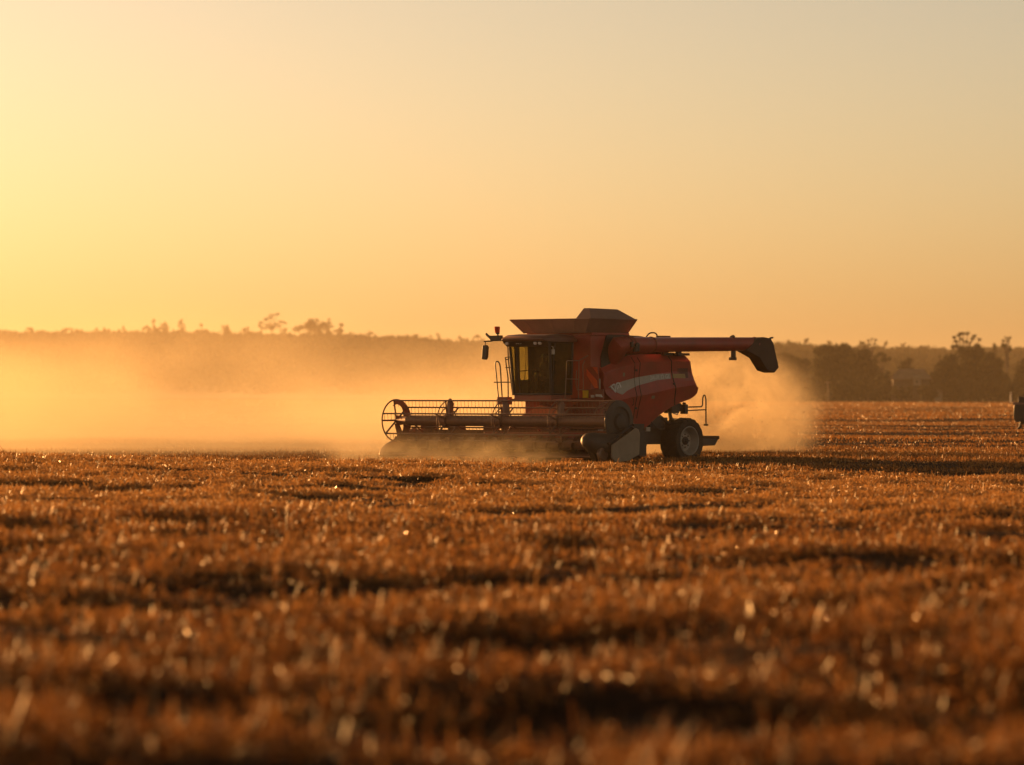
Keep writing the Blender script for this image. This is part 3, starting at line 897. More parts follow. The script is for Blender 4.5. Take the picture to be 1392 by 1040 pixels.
# latches, vents and a grab handle on the panels
for x, z in ((2.74, 2.86), (2.74, 1.62), (0.86, 2.42)):
    yy = yprof(x, z)
    M().box((x - .05, yy - .01, z - .035), (x + .05, yy + .022, z + .035)).build("latch", BLACK, combine, bevel=0.006)
b = M()
for k in range(9):
    z = 2.92 - k * 0.035
    b.box((0.05, 1.50, z - .011), (0.62, yprof(0.3, z) + .006, z + .011))
b.build("vent_slats", BLACK, combine, smooth=0)
b = M(); yy = yprof(3.0, 1.9)
b.tube([(3.02, yy, 1.72), (3.02, yy + .06, 1.74), (3.02, yy + .06, 1.92), (3.02, yy, 1.94)], 0.013, 6); b.build("grab_handle", BLACK, combine)
for x, z, w, h in ((1.95, 1.98, .16, .10), (3.35, 2.72, .10, .12)):
    yy = yprof(x, z)
    M().hexa([(x - w / 2, yy - .02, z - h / 2), (x + w / 2, yy - .02, z - h / 2), (x + w / 2, yprof(x, z - h / 2) + .008, z - h / 2), (x - w / 2, yprof(x, z - h / 2) + .008, z - h / 2)], [(x - w / 2, yy - .02, z + h / 2), (x + w / 2, yy - .02, z + h / 2), (x + w / 2, yprof(x, z + h / 2) + .008, z + h / 2), (x - w / 2, yprof(x, z + h / 2) + .008, z + h / 2)]).build("decal", SHIELD, combine, smooth=0)
# --- body behind the panels
b = M()
b.xz([(-0.30, 2.25), (0.02, 3.28), (2.9, 3.28), (4.2, 2.85), (4.2, 1.05), (1.6, 1.05), (1.0, 1.45)], -1.16, 1.16)
b.build("body", RED_DARK, combine, bevel=0.03)
b = M()
b.box((0.5, -0.95, 0.42), (3.6, 0.95, 1.04))
b.box((-0.2, -0.45, 0.62), (0.5, 0.45, 1.3))
b.box((0.9, -1.1, 0.95), (1.5, 1.1, 1.35))
b.box((3.6, -0.6, 0.75), (4.6, 0.6, 1.3))
b.tube([(0.0, -1.2, 0.68), (0.0, 1.2, 0.68)], 0.14, 12)
b.tube([(3.9, -1.35, 0.92), (3.9, 1.35, 0.92)], 0.2, 12)
# struts, hose and brackets behind the wheel
b.tube([(0.95, 1.05, 1.35), (0.35, 1.12, 1.0), (0.1, 1.0, 0.75)], 0.06, 8)
b.tube([(0.55, 1.1, 1.75), (0.5, 1.15, 1.3), (0.2, 1.1, 1.1)], 0.07, 8)
b.tube(arc((1.6, 1.12, 1.3), (1.3, 1.3, 0.8), (0.8, 1.15, 0.95)), 0.03, 6)
b.box((0.15, 0.9, 1.45), (0.55, 1.25, 1.85))
b.box((-0.02, 0.95, 1.50), (0.14, 1.2, 1.78))
b.build("chassis", DARK, combine, bevel=0.015)

b = M()
b.yz([(-1.35, 1.95), (1.35, 1.95), (1.35, 4.05), (-1.35, 4.05)], 2.92, 4.78)
b.box((4.55, -1.42, 3.98), (4.80, 1.42, 4.08))
b.box((2.90, 1.30, 3.98), (4.80, 1.40, 4.08))
b.build("grain_tank", RED, combine, bevel=0.02)
M().xz([(2.9, 4.02), (3.0, 3.35), (4.3, 2.9), (4.30, 3.3), (4.02, 4.02)], 1.345, 1.40).build("auger_recess", BLACK, combine)
b = M()      # engine deck
b.box((0.2, -1.1, 3.26), (2.9, 1.1, 3.46))
b.box((1.9, -0.9, 3.46), (2.88, 0.9, 3.82))
b.box((0.75, -1.0, 3.44), (1.6, 1.3, 3.62))
b.tube([(1.3, 0.7, 3.5), (1.3, 0.7, 3.92)], 0.09, 12)
b.build("engine_deck", DARK, combine, bevel=0.03)

# hopper: flared open extension on top of the tank
b = M()
lo = [(2.92, -1.33), (5.0, -1.33), (5.0, 1.33), (2.92, 1.33)]
hi = [(2.95, -1.76), (5.22, -1.76), (5.22, 1.66), (2.95, 1.76)]
zl, zh, t = 4.07, 4.51, 0.03
def loop(pts, z, s=0.0):
    cx = sum(p[0] for p in pts) / 4; cy = sum(p[1] for p in pts) / 4
    return [(p[0] - math.copysign(s, p[0] - cx), p[1] - math.copysign(s, p[1] - cy), z) for p in pts]
vs = loop(lo, zl) + loop(hi, zh) + loop(hi, zh, t) + loop(lo, zl, t)
fs = []
for a in range(3):
    for i in range(4):
        j = (i + 1) % 4
        fs.append((a * 4 + i, a * 4 + j, a * 4 + 4 + j, a * 4 + 4 + i))
fs.append((12, 13, 14, 15)); fs.append((3, 2, 1, 0))
b.add(vs, fs)
hop = b.build("hopper_extension", STEEL_BROWN, combine, smooth=0)
b = M()
for (p, q) in (((5.22, 1.66, zh), (5.0, 1.33, zl)), ((5.22, -1.76, zh), (5.0, -1.33, zl)), ((2.95, 1.76, zh), (2.92, 1.33, zl))):
    b.tube([p, q], 0.022, 6)
for i in range(4):
    p, q = hi[i], hi[(i + 1) % 4]
    b.tube([(p[0], p[1], zh), (q[0], q[1], zh)], 0.02, 6)
for yy in (-0.9, 0.0, 0.8):
    b.tube([(5.215, yy * 1.3, zh - 0.01), (5.0, yy, zl)], 0.014, 5)
b.build("rim_bar", STEEL_BROWN, hop)
b = M()      # tilted cover flap standing on the near edge
b.hexa([(5.18, 1.72, 4.52), (5.18, 1.05, 4.52), (3.00, 1.05, 4.52), (3.00, 1.76, 4.52)], [(4.98, 1.46, 4.86), (4.98, 1.22, 4.86), (3.56, 1.22, 4.84), (3.56, 1.46, 4.84)])
b.build("hopper_flap", STEEL_BROWN, combine, bevel=0.012)

# --- deck rails between tank and auger
b = M()
y = 0.95
b.tube([(2.9, y, 4.00), (1.9, y, 3.98), (1.35, y, 3.92)], 0.025, 6)
for x in (2.35, 1.95, 1.75): b.tube([(x, y, 3.99), (x - .05, y, 3.5)], 0.022, 6)
b.tube([(1.62, y, 3.6), (1.55, y, 3.92)] + arc((1.55, y, 3.92), (1.40, y, 4.11), (1.25, y, 4.11), 5)[1:] + arc((1.25, y, 4.11), (0.98, y, 4.14), (0.95, y, 4.0), 5)[1:] + [(0.92, y, 3.6)], 0.025, 6)
b.build("deck_rail", BLACK, combine)
M().box((0.42, 0.8, 3.5), (0.86, 1.1, 4.02)).build("exhaust_box", DARK, combine, bevel=0.02)

# --- cab
cab = empty("cab", (0, 0, 0), 0, combine)
XF, XB, YW, ZF, ZT = 6.10, 5.12, 0.80, 2.05, 3.76
XFT, YT = 6.26, 0.86
b = M()
b.hexa([(XF, -YW, 1.86), (XF, YW, 1.86), (XB, YW, 1.86), (XB, -YW, 1.86)], [(XF, -YW, ZF), (XF, YW, ZF), (XB, YW, ZF), (XB, -YW, ZF)])
b.build("cab_base", RED_DARK, cab, bevel=0.02)
b = M()
def pil(p, q, w=0.035): b.tube([p, q], w, 6)
for s in (-1, 1):
    pil((XF - .02, s * YW, ZF), (XFT - .02, s * YT, ZT), 0.055)
    pil((XB, s * YW, ZF), (XB, s * YT, ZT), 0.05)
    pil((XF, s * YW, ZF + .03), (XB, s * YW, ZF + .03), 0.03)
    pil((XFT, s * YT, ZT), (XB, s * YT, ZT), 0.04)
pil((XF, -YW, ZF + .03), (XF, YW, ZF + .03)); pil((XFT, -YT, ZT - .01), (XFT, YT, ZT - .01), 0.05)
pil((XF + .005, -0.52, ZF), (XFT + .005, -0.56, ZT), 0.018)
b.build("cab_frame", BLACK, cab)
b = M()     # closed rear and right walls with one small side window opening
b.hexa([(XB + .02, -YW + .03, ZF), (XB + .02, YW - .03, ZF), (XB - .03, YW - .03, ZF), (XB - .03, -YW + .03, ZF)], [(XB + .02, -YT + .03, ZT), (XB + .02, YT - .03, ZT), (XB - .03, YT - .03, ZT), (XB - .03, -YT + .03, ZT)])
def wall_piece(x0, x1, z0, z1):
    yb = lambda z: -(YW + (YT - YW) * (z - ZF) / (ZT - ZF)) + .03
    b.hexa([(x0, yb(z0), z0), (x1, yb(z0), z0), (x1, yb(z0) + .03, z0), (x0, yb(z0) + .03, z0)], [(x0, yb(z1), z1), (x1, yb(z1), z1), (x1, yb(z1) + .03, z1), (x0, yb(z1) + .03, z1)])
wall_piece(XB + .02, 5.42, ZF, ZT); wall_piece(5.84, XF - .03, ZF, ZT); wall_piece(5.42, 5.84, ZF, 2.55); wall_piece(5.42, 5.84, 3.62, ZT)
b.tube([(5.50, -0.82, 3.62), (5.53, -0.80, 2.95), (5.60, -0.79, 2.55)], 0.016, 5)
b.tube([(5.42, -0.80, 2.86), (5.84, -0.80, 2.82)], 0.018, 5)
b.box((XB + .02, -YW + .04, ZF), (XF - .05, YW - .04, ZF + .03))
b.build("cab_lining", CABIN, cab, smooth=0)
b = M()
b.hexa([(XF, -YW, ZF), (XF, YW, ZF), (XF - .012, YW, ZF), (XF - .012, -YW, ZF)], [(XFT, -YT, ZT), (XFT, YT, ZT), (XFT - .012, YT, ZT), (XFT - .012, -YT, ZT)])
b.build("windshield", GLASS, cab, smooth=0)
for s, nm in ((1, "door_window"), (-1, "side_window")):
    b = M()
    b.hexa([(XF - .03, s * YW, ZF + .04), (XB + .04, s * YW, ZF + .04), (XB + .04, s * (YW - .01), ZF + .04), (XF - .03, s * (YW - .01), ZF + .04)], [(XFT - .04, s * YT, ZT), (XB + .04, s * YT, ZT), (XB + .04, s * (YT - .01), ZT), (XFT - .04, s * (YT - .01), ZT)])
    b.build(nm, GLASS, cab, smooth=0)
b = M()
b.tube([(XF - .1, YW + .02, ZF + .06)] + arc((XF - .1, YW + .02, ZF + .06), (XF + .02, YT + .02, 3.1), (XFT - .28, YT + .015, ZT - .02), 8)[1:], 0.022, 6)
b.tube([(5.3, YW + .03, 2.7), (5.3, YW + .07, 2.75), (5.3, YW + .07, 3.0), (5.3, YW + .03, 3.05)], 0.014, 5)
b.build("door_frame", BLACK, cab)
# roof: shallow cap with a rounded visor and slightly drooping nose
b = M()
secs = []
for x, yw, z0, z1 in ((4.80, 0.80, 3.78, 3.90), (5.1, 0.95, 3.76, 3.98), (5.8, 0.99, 3.76, 4.03), (6.35, 0.98, 3.77, 3.99), (6.55, 0.93, 3.80, 3.93), (6.60, 0.88, 3.83, 3.88)):
    secs.append([(x, -yw, z0), (x, -yw, z0 + (z1 - z0) * .55), (x, -yw * .88, z1), (x, yw * .88, z1), (x, yw, z0 + (z1 - z0) * .55), (x, yw, z0)])
vs = [p for s_ in secs for p in s_]; fs = []
for i in range(len(secs) - 1):
    for k in range(6):
        a = i * 6 + k; c = i * 6 + (k + 1) % 6
        fs.append((a, c, c + 6, a + 6))
fs.append(tuple(range(6))); fs.append(tuple(range(len(vs) - 6, len(vs))))
b.add(vs, fs)
roof = b.build("roof", paint("roof_paint", (0.17, 0.055, 0.035), rough=0.4, var=0.2, scale=2, dust=0.3), cab, bevel=0.015)
b = M(); b.hexa([(6.33, -0.92, 3.62), (6.33, 0.92, 3.62), (6.2, 0.9, 3.62), (6.2, -0.9, 3.62)], [(6.50, -0.95, 3.82), (6.50, 0.95, 3.82), (6.2, 0.95, 3.82), (6.2, -0.95, 3.82)])
b.build("visor", BLACK, cab, bevel=0.012)
for yy in (-0.80, 0.42, 0.62):
    M().tube([(6.40, yy, 3.725), (6.455, yy, 3.735)], 0.062, 14).build("headlight", LENS, cab)
mt = Matrix.Translation((6.435, -0.42, 3.695)) @ Matrix.Rotation(R(90), 4, 'Z') @ Matrix.Rotation(R(90), 4, 'X') @ Matrix.Rotation(R(-40), 4, 'X') @ Matrix.Rotation(R(0), 4, 'Z')
mt = Matrix.Translation((6.43, -0.46, 3.70)) @ Matrix.Rotation(R(90), 4, 'Z') @ Matrix.Rotation(R(62), 4, 'X')
text_mesh("lettering", "·IAL'S", 0.115, LETTER, cab, mt)
b = M(); b.tube([(6.16, YT + .02, 3.62), (6.18, YT + .10, 3.60), (6.17, YT + .10, 3.40)], 0.018, 6); b.box((6.12, YT + .03, 3.36), (6.2, YT + .13, 3.52))
b.build("work_lamp", BRIGHT, cab, bevel=0.01)
# beacon and mirror on an arm at the far side of the roof
b = M(); b.tube([(6.28, -1.33, 3.92), (6.28, -1.36, 4.06)], 0.03, 8); b.tube([(6.28, -1.36, 4.03), (6.28, -1.36, 4.07)], 0.07, 14)
b.build("beacon_stem", BLACK, cab)
M().tube([(6.28, -1.36, 4.07), (6.28, -1.37, 4.14), (6.28, -1.375, 4.26), (6.28, -1.375, 4.28)], [0.075, 0.085, 0.095, 0.08], 14).build("beacon", BEACON, cab)
b = M()
b.hexa([(6.3, -1.52, 3.80), (6.3, -1.10, 3.81), (6.42, -1.10, 3.81), (6.42, -1.52, 3.80)], [(6.3, -1.68, 3.98), (6.3, -1.10, 3.99), (6.42, -1.10, 3.99), (6.42, -1.68, 3.98)])
b.tube([(6.36, -1.60, 3.92), (6.36, -1.74, 4.0), (6.36, -1.79, 4.06)], [0.05, 0.045, 0.035], 7)
b.tube([(6.36, -1.15, 3.9), (6.36, -0.9, 3.88)], 0.04, 6)
b.tube([(6.36, -1.5, 3.81), (6.36, -1.88, 3.80)], 0.028, 6); b.tube([(6.36, -1.82, 3.81), (6.36, -1.84, 3.66)], 0.022, 6)
b.tube(arc((6.36, -1.06, 3.86), (6.36, -1.02, 3.70), (6.36, -0.88, 3.68), 6), 0.022, 6)
b.build("mirror_arm", DARK, cab, bevel=0.01)
b = M(); b.prism([(6.30, -1.96, 3.22), (6.30, -1.78, 3.20), (6.30, -1.73, 3.30), (6.30, -1.71, 3.62), (6.30, -1.76, 3.68), (6.30, -1.92, 3.67), (6.30, -1.93, 3.6)], (0.10, 0, 0))
b.build("mirror", BLACK, cab, bevel=0.02)
# inside: seat, wheel column, console
b = M(); b.box((5.28, -0.30, 2.35), (5.75, 0.26, 2.52)); b.box((5.22, -0.28, 2.5), (5.36, 0.24, 3.18), Matrix.Rotation(R(-8), 3, 'Y')); b.box((5.17, -0.15, 3.16), (5.27, 0.11, 3.38)); b.box((5.35, -0.18, ZF), (5.65, 0.14, 2.36))
b.build("seat", SEATM, cab, bevel=0.05)
b = M(); b.tube([(6.0, -0.02, ZF), (5.86, -0.02, 2.75)], 0.05, 8)
pts = [Vector((5.86, -0.02, 2.78)) + Vector((0.19 * math.cos(a) * 0.5, 0.19 * math.sin(a), 0.19 * math.cos(a) * 0.87)) for a in [2 * math.pi * i / 20 for i in range(21)]]
b.tube(pts, 0.016, 6); b.box((5.5, -0.62, ZF), (5.9, -0.38, 2.55)); b.box((5.84, 0.42, 2.6), (5.9, 0.62, 2.92)); b.tube([(5.88, 0.52, 2.1), (5.87, 0.52, 2.62)], .02, 6)
b.build("steering_wheel", BLACK, cab)

# --- platform, rails, warning plates on the near side
b = M(); b.box((4.80, 0.84, 1.86), (6.05, 1.5, 1.93)); b.box((4.80, -1.75, 1.86), (5.9, -0.84, 1.93)); b.box((5.85, -1.56, 1.74), (6.08, -1.10, 1.99))
b.build("platform", RED_DARK, combine, bevel=0.012)
b = M(); y = 1.3
b.tube([(5.98, y, 1.9), (5.90, y, 3.13), (5.86, y, 3.16), (5.30, y, 3.16), (4.86, y, 3.33)], 0.017, 6)
b.tube([(5.95, y, 2.57), (5.30, y, 2.56)], 0.014, 6)
b.tube([(5.30, y, 3.16), (5.33, y, 1.9)], 0.017, 6)
b.tube([(5.42, y, 2.85), (5.45, y, 2.40), (5.38, y, 2.22), (5.12, y, 2.22), (5.08, y, 2.3), (5.12, y, 3.02), (5.02, y, 3.16)], 0.016, 6)
b.build("platform_rail", REEL, combine)
b = M()
b.tube([(6.0, -1.56, 1.9), (6.0, -1.70, 3.0)] + arc((6.0, -1.70, 3.0), (6.0, -1.72, 3.16), (6.0, -1.62, 3.15), 5)[1:] + arc((6.0, -1.62, 3.15), (6.0, -1.52, 3.14), (6.0, -1.49, 2.95), 5)[1:] + [(6.0, -1.40, 1.9)], 0.022, 7)
b.tube([(6.0, -1.14, 1.9), (6.0, -1.15, 2.6), (6.0, -1.27, 3.27), (6.0, -1.10, 3.30), (6.0, -1.12, 3.22), (6.0, -1.24, 3.2)], 0.022, 7)
b.tube([(6.0, -1.17, 3.75), (6.0, -1.12, 3.1), (6.0, -0.94, 2.05)], 0.022, 7)
b.tube([(6.0, -1.76, 2.47), (6.0, -0.80, 2.47)], 0.018, 6)
b.tube([(6.0, -1.26, 2.95), (6.0, -0.95, 2.95)], 0.016, 6)
for zz in (1.5, 1.1, 0.75): b.tube([(6.0, -1.56, zz), (6.0, -1.1, zz)], 0.022, 6)
b.tube([(6.0, -1.56, 1.9), (6.0, -1.56, 0.7)], 0.022, 6); b.tube([(6.0, -1.12, 1.9), (6.0, -1.12, 0.7)], 0.022, 6)
b.build("access_ladder", BLACK, combine)
wp = M().prism([(4.86, 1.27, 2.96), (4.86, 1.74, 2.97), (4.86, 1.79, 2.26), (4.86, 1.60, 2.26), (4.86, 1.27, 2.70)], (0.03, 0, 0)).build("warning_plate", SIGN_DARK, combine)
b = M()
b.prism([(4.892, 1.27, 2.90), (4.892, 1.72, 2.52), (4.892, 1.755, 2.28), (4.892, 1.62, 2.28), (4.892, 1.27, 2.70)], (0.006, 0, 0))
b.prism([(4.892, 1.52, 2.955), (4.892, 1.735, 2.955), (4.892, 1.745, 2.72)], (0.006, 0, 0))
b.build("warning_stripe", SIGN_RED, wp, smooth=0)
M().box((4.86, 1.80, 2.24), (4.9, 1.84, 2.58)).build("marker_lamp", RIM, combine, bevel=0.01)
M().box((4.90, 1.15, 1.96), (4.95, 1.36, 2.20)).build("yellow_plate", YELLOW, combine, bevel=0.006)
b = M(); b.box((4.90, 1.50, 1.97), (4.96, 1.62, 2.05)); b.build("white_lamp", LENS, combine, bevel=0.01)
b = M(); b.hexa([(4.9, 1.70, 2.0), (4.9, 1.98, 1.98), (4.96, 1.98, 1.98), (4.96, 1.70, 2.0)], [(4.9, 1.70, 2.08), (4.9, 1.92, 2.07), (4.96, 1.92, 2.07), (4.96, 1.70, 2.08)]); b.build("white_lamp", LENS, combine, bevel=0.01)
b = M(); b.box((4.6, -1.45, 1.0), (4.84, 1.78, 1.90)); b.box((4.2, -1.3, 1.3), (4.6, 1.3, 2.0)); b.box((4.80, 1.10, 1.90), (4.88, 1.95, 2.24))
b.build("front_frame", RED_DARK, combine, bevel=0.02)
b = M(); b.hexa([(4.6, -0.75, 1.15), (4.6, 0.75, 1.15), (4.6, 0.75, 1.85), (4.6, -0.75, 1.85)], [(6.5, -0.75, 0.3), (6.5, 0.75, 0.3), (6.5, 0.75, 1.1), (6.5, -0.75, 1.1)])
b.tube([(4.9, 0.9, 0.7), (6.4, 0.9, 0.55)], 0.07, 10); b.tube([(4.9, -0.9, 0.7), (6.4, -0.9, 0.55)], 0.07, 10)
b.build("feeder_house", RED_DARK, combine, bevel=0.02)

# --- wheels
def wheel(cx, cy, r, w, side, steer=0.0):
    root = empty("wheel", (cx, cy, r - 0.23), steer, combine)
    hw = w / 2
    ri = r * 0.61
    tyre = M()
    prof = [(ri, -hw * .82), (ri + .05, -hw * .95), (r * .80, -hw), (r * .93, -hw * .95), (r * .975, -hw * .70), (r * .985, 0), (r * .975, hw * .70), (r * .93, hw * .95), (r * .80, hw), (ri + .05, hw * .95), (ri, hw * .82)]
    tyre.lathe_y((0, 0, 0), prof, 48)
    nl = 20
    for s in (-1, 1):
        for k in range(nl):
            a0 = 2 * math.pi * (k + (0.5 if s > 0 else 0)) / nl
            pts = []
            for t in (0.0, 0.45, 0.86, 1.0):
                a = a0 + 0.30 * t
                rr = r * (1.0 - 0.02 * t) if t < 1 else r * 0.90
                yy = s * hw * (0.02 + 0.96 * t) if t < 1 else s * hw * 1.01
                pts.append((a, rr, yy))
            vs = []
            for a, rr, yy in pts:
                for da, dr in ((-.042, -.055), (-.030, .012), (.030, .012), (.042, -.055)):
                    vs.append(((rr + dr) * math.cos(a + da), yy, (rr + dr) * math.sin(a + da)))
            fs = []
            for i in range(3):
                for q in range(3):
                    fs.append((i * 4 + q, i * 4 + q + 1, i * 4 + q + 5, i * 4 + q + 4))
            fs += [(0, 1, 2, 3), (12, 13, 14, 15)]
            tyre.add(vs, fs)
    tyre.build("tyre", RUBBER, root, smooth=30)
    rim = M()
    o = side * hw
    rim.lathe_y((0, 0, 0), [(ri * 1.03, o * .86), (ri * 1.05, o * .94), (ri * 1.0, o * .97), (ri * .95, o * .93), (ri * .90, o * .70), (ri * .80, o * .50), (ri * .74, o * .28), (ri * .62, o * .24), (ri * .50, o * .34), (ri * .42, o * .38), (ri * .34, o * .36), (0.0, o * .36)], 40)
    rim.lathe_y((0, 0, 0), [(ri * 1.03, -o * .86), (ri * .9, -o * .6), (ri * .5, -o * .1), (0, -o * .1)], 32)
    rim.build("rim", RIM, root, smooth=40)
    hub = M()
    hub.lathe_y((0, 0, 0), [(ri * .30, o * .34), (ri * .30, o * .48), (ri * .24, o * .54), (ri * .15, o * .55), (ri * .13, o * .68), (0, o * .70)], 20)
    for k in range(8):
        a = 2 * math.pi * k / 8
        hub.tube([(ri * .46 * math.cos(a), o * .34, ri * .46 * math.sin(a)), (ri * .46 * math.cos(a), o * .43, ri * .46 * math.sin(a))], 0.024, 6)
    hub.build("hub", DARK, root, smooth=40)
    return root
wheel(0.0, 1.22, 0.76, 0.74, 1)
wheel(0.0, -1.22, 0.76, 0.74, -1)
wheel(4.12, 1.20, 0.88, 0.70, 1)
wheel(4.12, -1.20, 0.88, 0.70, -1)

# --- rear: step, ladder rail, lamp cluster
b = M(); b.hexa([(-0.75, 0.6, 0.34), (-0.75, 1.35, 0.34), (-1.62, 1.35, 0.36), (-1.62, 0.6, 0.36)], [(-0.75, 0.6, 0.60), (-0.75, 1.35, 0.60), (-1.80, 1.35, 0.58), (-1.80, 0.6, 0.58)])
b.box((-1.86, 0.6, 0.56), (-1.80, 1.35, 0.68)); b.box((-0.8, 0.3, 0.5), (-0.2, 0.9, 0.62))
b.build("rear_step", DARK, combine, bevel=0.03)
b = M(); y = 1.25
b.tube([(-0.10, y, 1.62), (-0.30, y, 1.65), (-1.0, y, 1.66), (-1.06, y, 1.72), (-1.07, y, 1.95)] + arc((-1.07, y, 1.95), (-1.10, y, 2.07), (-1.19, y, 2.04), 4)[1:] + [(-1.24, y, 1.9), (-1.24, y, 1.05)], 0.024, 7)
b.tube([(-0.2, y, 1.53), (-1.22, y, 1.56)], 0.02, 6)
b.box((-1.30, y - .05, 1.02), (-1.18, y + .05, 1.08))
b.tube([(-0.12, y, 1.62), (0.3, 1.1, 1.6)], 0.03, 6)
b.build("rear_rail", BLACK, combine)
b = M(); b.box((-0.20, 1.12, 1.42), (-0.02, 1.34, 1.74)); b.tube([(-0.11, 1.23, 1.74), (-0.13, 1.23, 1.80)], .07, 8); b.build("tail_lamp", BLACK, combine, bevel=0.04)
b = M(); b.tube([(0.42, 1.2, 1.45), (0.22, 1.22, 1.40), (0.18, 1.22, 1.52)], 0.025, 6); b.build("linkage", BRIGHT, combine)
M().box((2.05, 1.5, 0.86), (2.25, 1.58, 1.0)).build("bracket", BRIGHT, combine, bevel=0.01)

# --- unloading auger, folded back along the near side
b = M()
AX, AY, AZ = 3.80, 1.76, 3.68
b.tube([(AX, AY, AZ), (2.2, AY, AZ + .02), (2.18, AY, AZ + .02), (-1.4, AY, AZ + .07), (-3.35, AY, AZ + .095)], [0.262, 0.255, 0.245, 0.235, 0.228], 24)
aug = b.build("unloading_auger", RED, combine, smooth=40)
b = M()
b.tube([(3.62, 1.2, 3.2), (3.66, 1.45, 3.42), (3.80, 1.70, 3.62), (3.86, AY, AZ + .01), (3.70, AY, AZ)], [0.30, 0.31, 0.31, 0.30, 0.28], 20)
b.build("elbow", RED, aug, smooth=50)
for x, r in ((3.45, .285), (3.28, .28), (2.25, .268), (-3.2, .245)):
    z = AZ + (3.8 - x) * 0.0133
    M().tube([(x - .02, AY, z), (x + .02, AY, z)], r, 24).build("flange", RED_DARK, aug)
b = M(); b.tube([(3.30, AY + .27, AZ - .02), (3.30, AY + .35, AZ - .02)], 0.10, 8); b.box((3.2, AY + .2, AZ - .22), (3.42, AY + .33, AZ - .05)); b.box((3.5, AY + .25, AZ - .08), (3.6, AY + .33, AZ + .10)); b.build("hinge", DARK, aug, bevel=0.02)
sp = M()
O = [(-2.50, 3.54), (-3.05, 3.97), (-3.45, 4.01), (-3.82, 3.97), (-3.98, 3.78), (-4.26, 2.98), (-4.02, 2.80), (-3.62, 2.88), (-3.20, 3.30)]
# boot: side outline narrowed towards the mouth
n = len(O)
for s, hw in ((1, 0.24),): pass
vs = [(x, AY - 0.24, z) for x, z in O] + [(x, AY + 0.24, z) for x, z in O]
sp.add(vs, [tuple(range(n))[::-1], tuple(range(n, 2 * n))] + [(i, (i + 1) % n, (i + 1) % n + n, i + n) for i in range(n)])
sp.build("spout", paint("spout_rubber", (0.060, 0.030, 0.020), rough=0.6, var=0.3, scale=3, dust=0.4, dustcol=(0.2, 0.11, 0.05)), aug, bevel=0.035, seg=2)
b = M(); b.tube([(-2.05, AY, AZ - .12), (-2.05, AY, AZ - .42)], 0.10, 10); b.box((-2.16, AY - .08, AZ - .46), (-1.92, AY + .08, AZ - .36)); b.build("spout_bracket", DARK, aug, bevel=0.01)
M().tube([(-3.85, AY, 3.90), (-4.1, AY, 3.99), (-4.22, AY, 4.0)], 0.03, 6).build("spout_lever", DARK, aug)
M().tube([(-2.1, AY, AZ + .2), (-2.0, AY, AZ + .34)], .09, 8).build("auger_lug", DARK, aug)
b = M(); b.box((0.6, 1.35, 3.36), (0.85, 1.75, 3.44)); b.box((0.66, 1.6, 3.34), (0.78, 1.76, 3.48)); b.box((-0.02, 1.2, 3.36), (1.3, 1.55, 3.44)); b.build("auger_cradle", DARK, combine)

# --- header
YA, YB = -4.72, 4.95
hd = M()
hd.box((6.50, YA, 0.18), (6.58, YB, 0.86)); hd.box((6.44, YA, 0.80), (6.62, YB, 0.92)); hd.box((6.30, YA, 0.12), (6.58, YB, 0.30))
hd.prism([(6.5, YA, 0.14), (7.4, YA, 0.08), (8.05, YA, 0.10), (8.05, YA, 0.13), (7.4, YA, 0.16), (6.5, YA, 0.24)], (0, YB - YA, 0))
for y0, y1, z1 in ((-4.5, -3.9, 1.16), (-3.2, -2.7, 1.12), (-1.7, -1.2, 1.14), (-0.9, 0.9, 1.25)):
    hd.box((6.34, y0, 0.88), (6.6, y1, z1))
HEADP = paint("dusty_header_paint", (0.24, 0.085, 0.05), rough=0.6, var=0.25, scale=2.0, dust=0.5)
header = hd.build("header", HEADP, combine, bevel=0.012)
b = M(); b.prism([(6.7, -1.25, 0.84), (6.95, -1.25, 0.84), (6.95, -0.95, 0.52), (6.7, -0.95, 0.52)], (0, 0.01, 0)); b.v, b.f = [], []
b.yz([(-1.35, 0.86), (-1.28, 0.74), (-1.12, 0.60), (-0.92, 0.54), (3.3, 0.54), (3.3, 0.86)], 6.72, 6.98)
b.build("trough", RED_DARK, header, bevel=0.03)
b = M(); b.tube([(6.98, YA + .1, 0.50), (6.98, YB - .1, 0.50)], 0.18, 16)
for s, y0, y1 in ((1, YA + .1, 0.0), (-1, YB - .1, 0.0)):
    k = 150; vs = []; fs = []
    for i in range(k + 1):
        t = i / k; yy = y0 + (y1 - y0) * t; a = s * t * 2 * math.pi * 9
        for r in (0.16, 0.30): vs.append((6.98 + r * math.cos(a), yy, 0.50 + r * math.sin(a)))
    for i in range(k): fs.append((i * 2, i * 2 + 1, i * 2 + 3, i * 2 + 2))
    b.add(vs, fs)
b.build("screw_conveyor", REEL, header)
b = M(); b.box((8.0, YA, 0.08), (8.12, YB, 0.14))
for i in range(96):
    yy = YA + .06 + i * (YB - YA - .12) / 95
    b.hexa([(8.1, yy - .02, .09), (8.1, yy + .02, .09), (8.1, yy + .02, .13), (8.1, yy - .02, .13)], [(8.24, yy - .004, .10), (8.24, yy + .004, .10), (8.24, yy + .004, .115), (8.24, yy - .004, .115)])
b.build("cutter_bar", REEL, header, smooth=0)

# far end: rounded crop divider
b = M(); b.xz([(6.4, 0.05), (6.4, 1.02), (6.75, 0.86), (7.0, 0.74), (7.4, 0.60), (7.75, 0.46), (7.95, 0.33), (8.06, 0.16), (8.08, 0.02)], YA - .32, YA - .06)
b.build("crop_divider", REEL, header, bevel=0.10, seg=4)
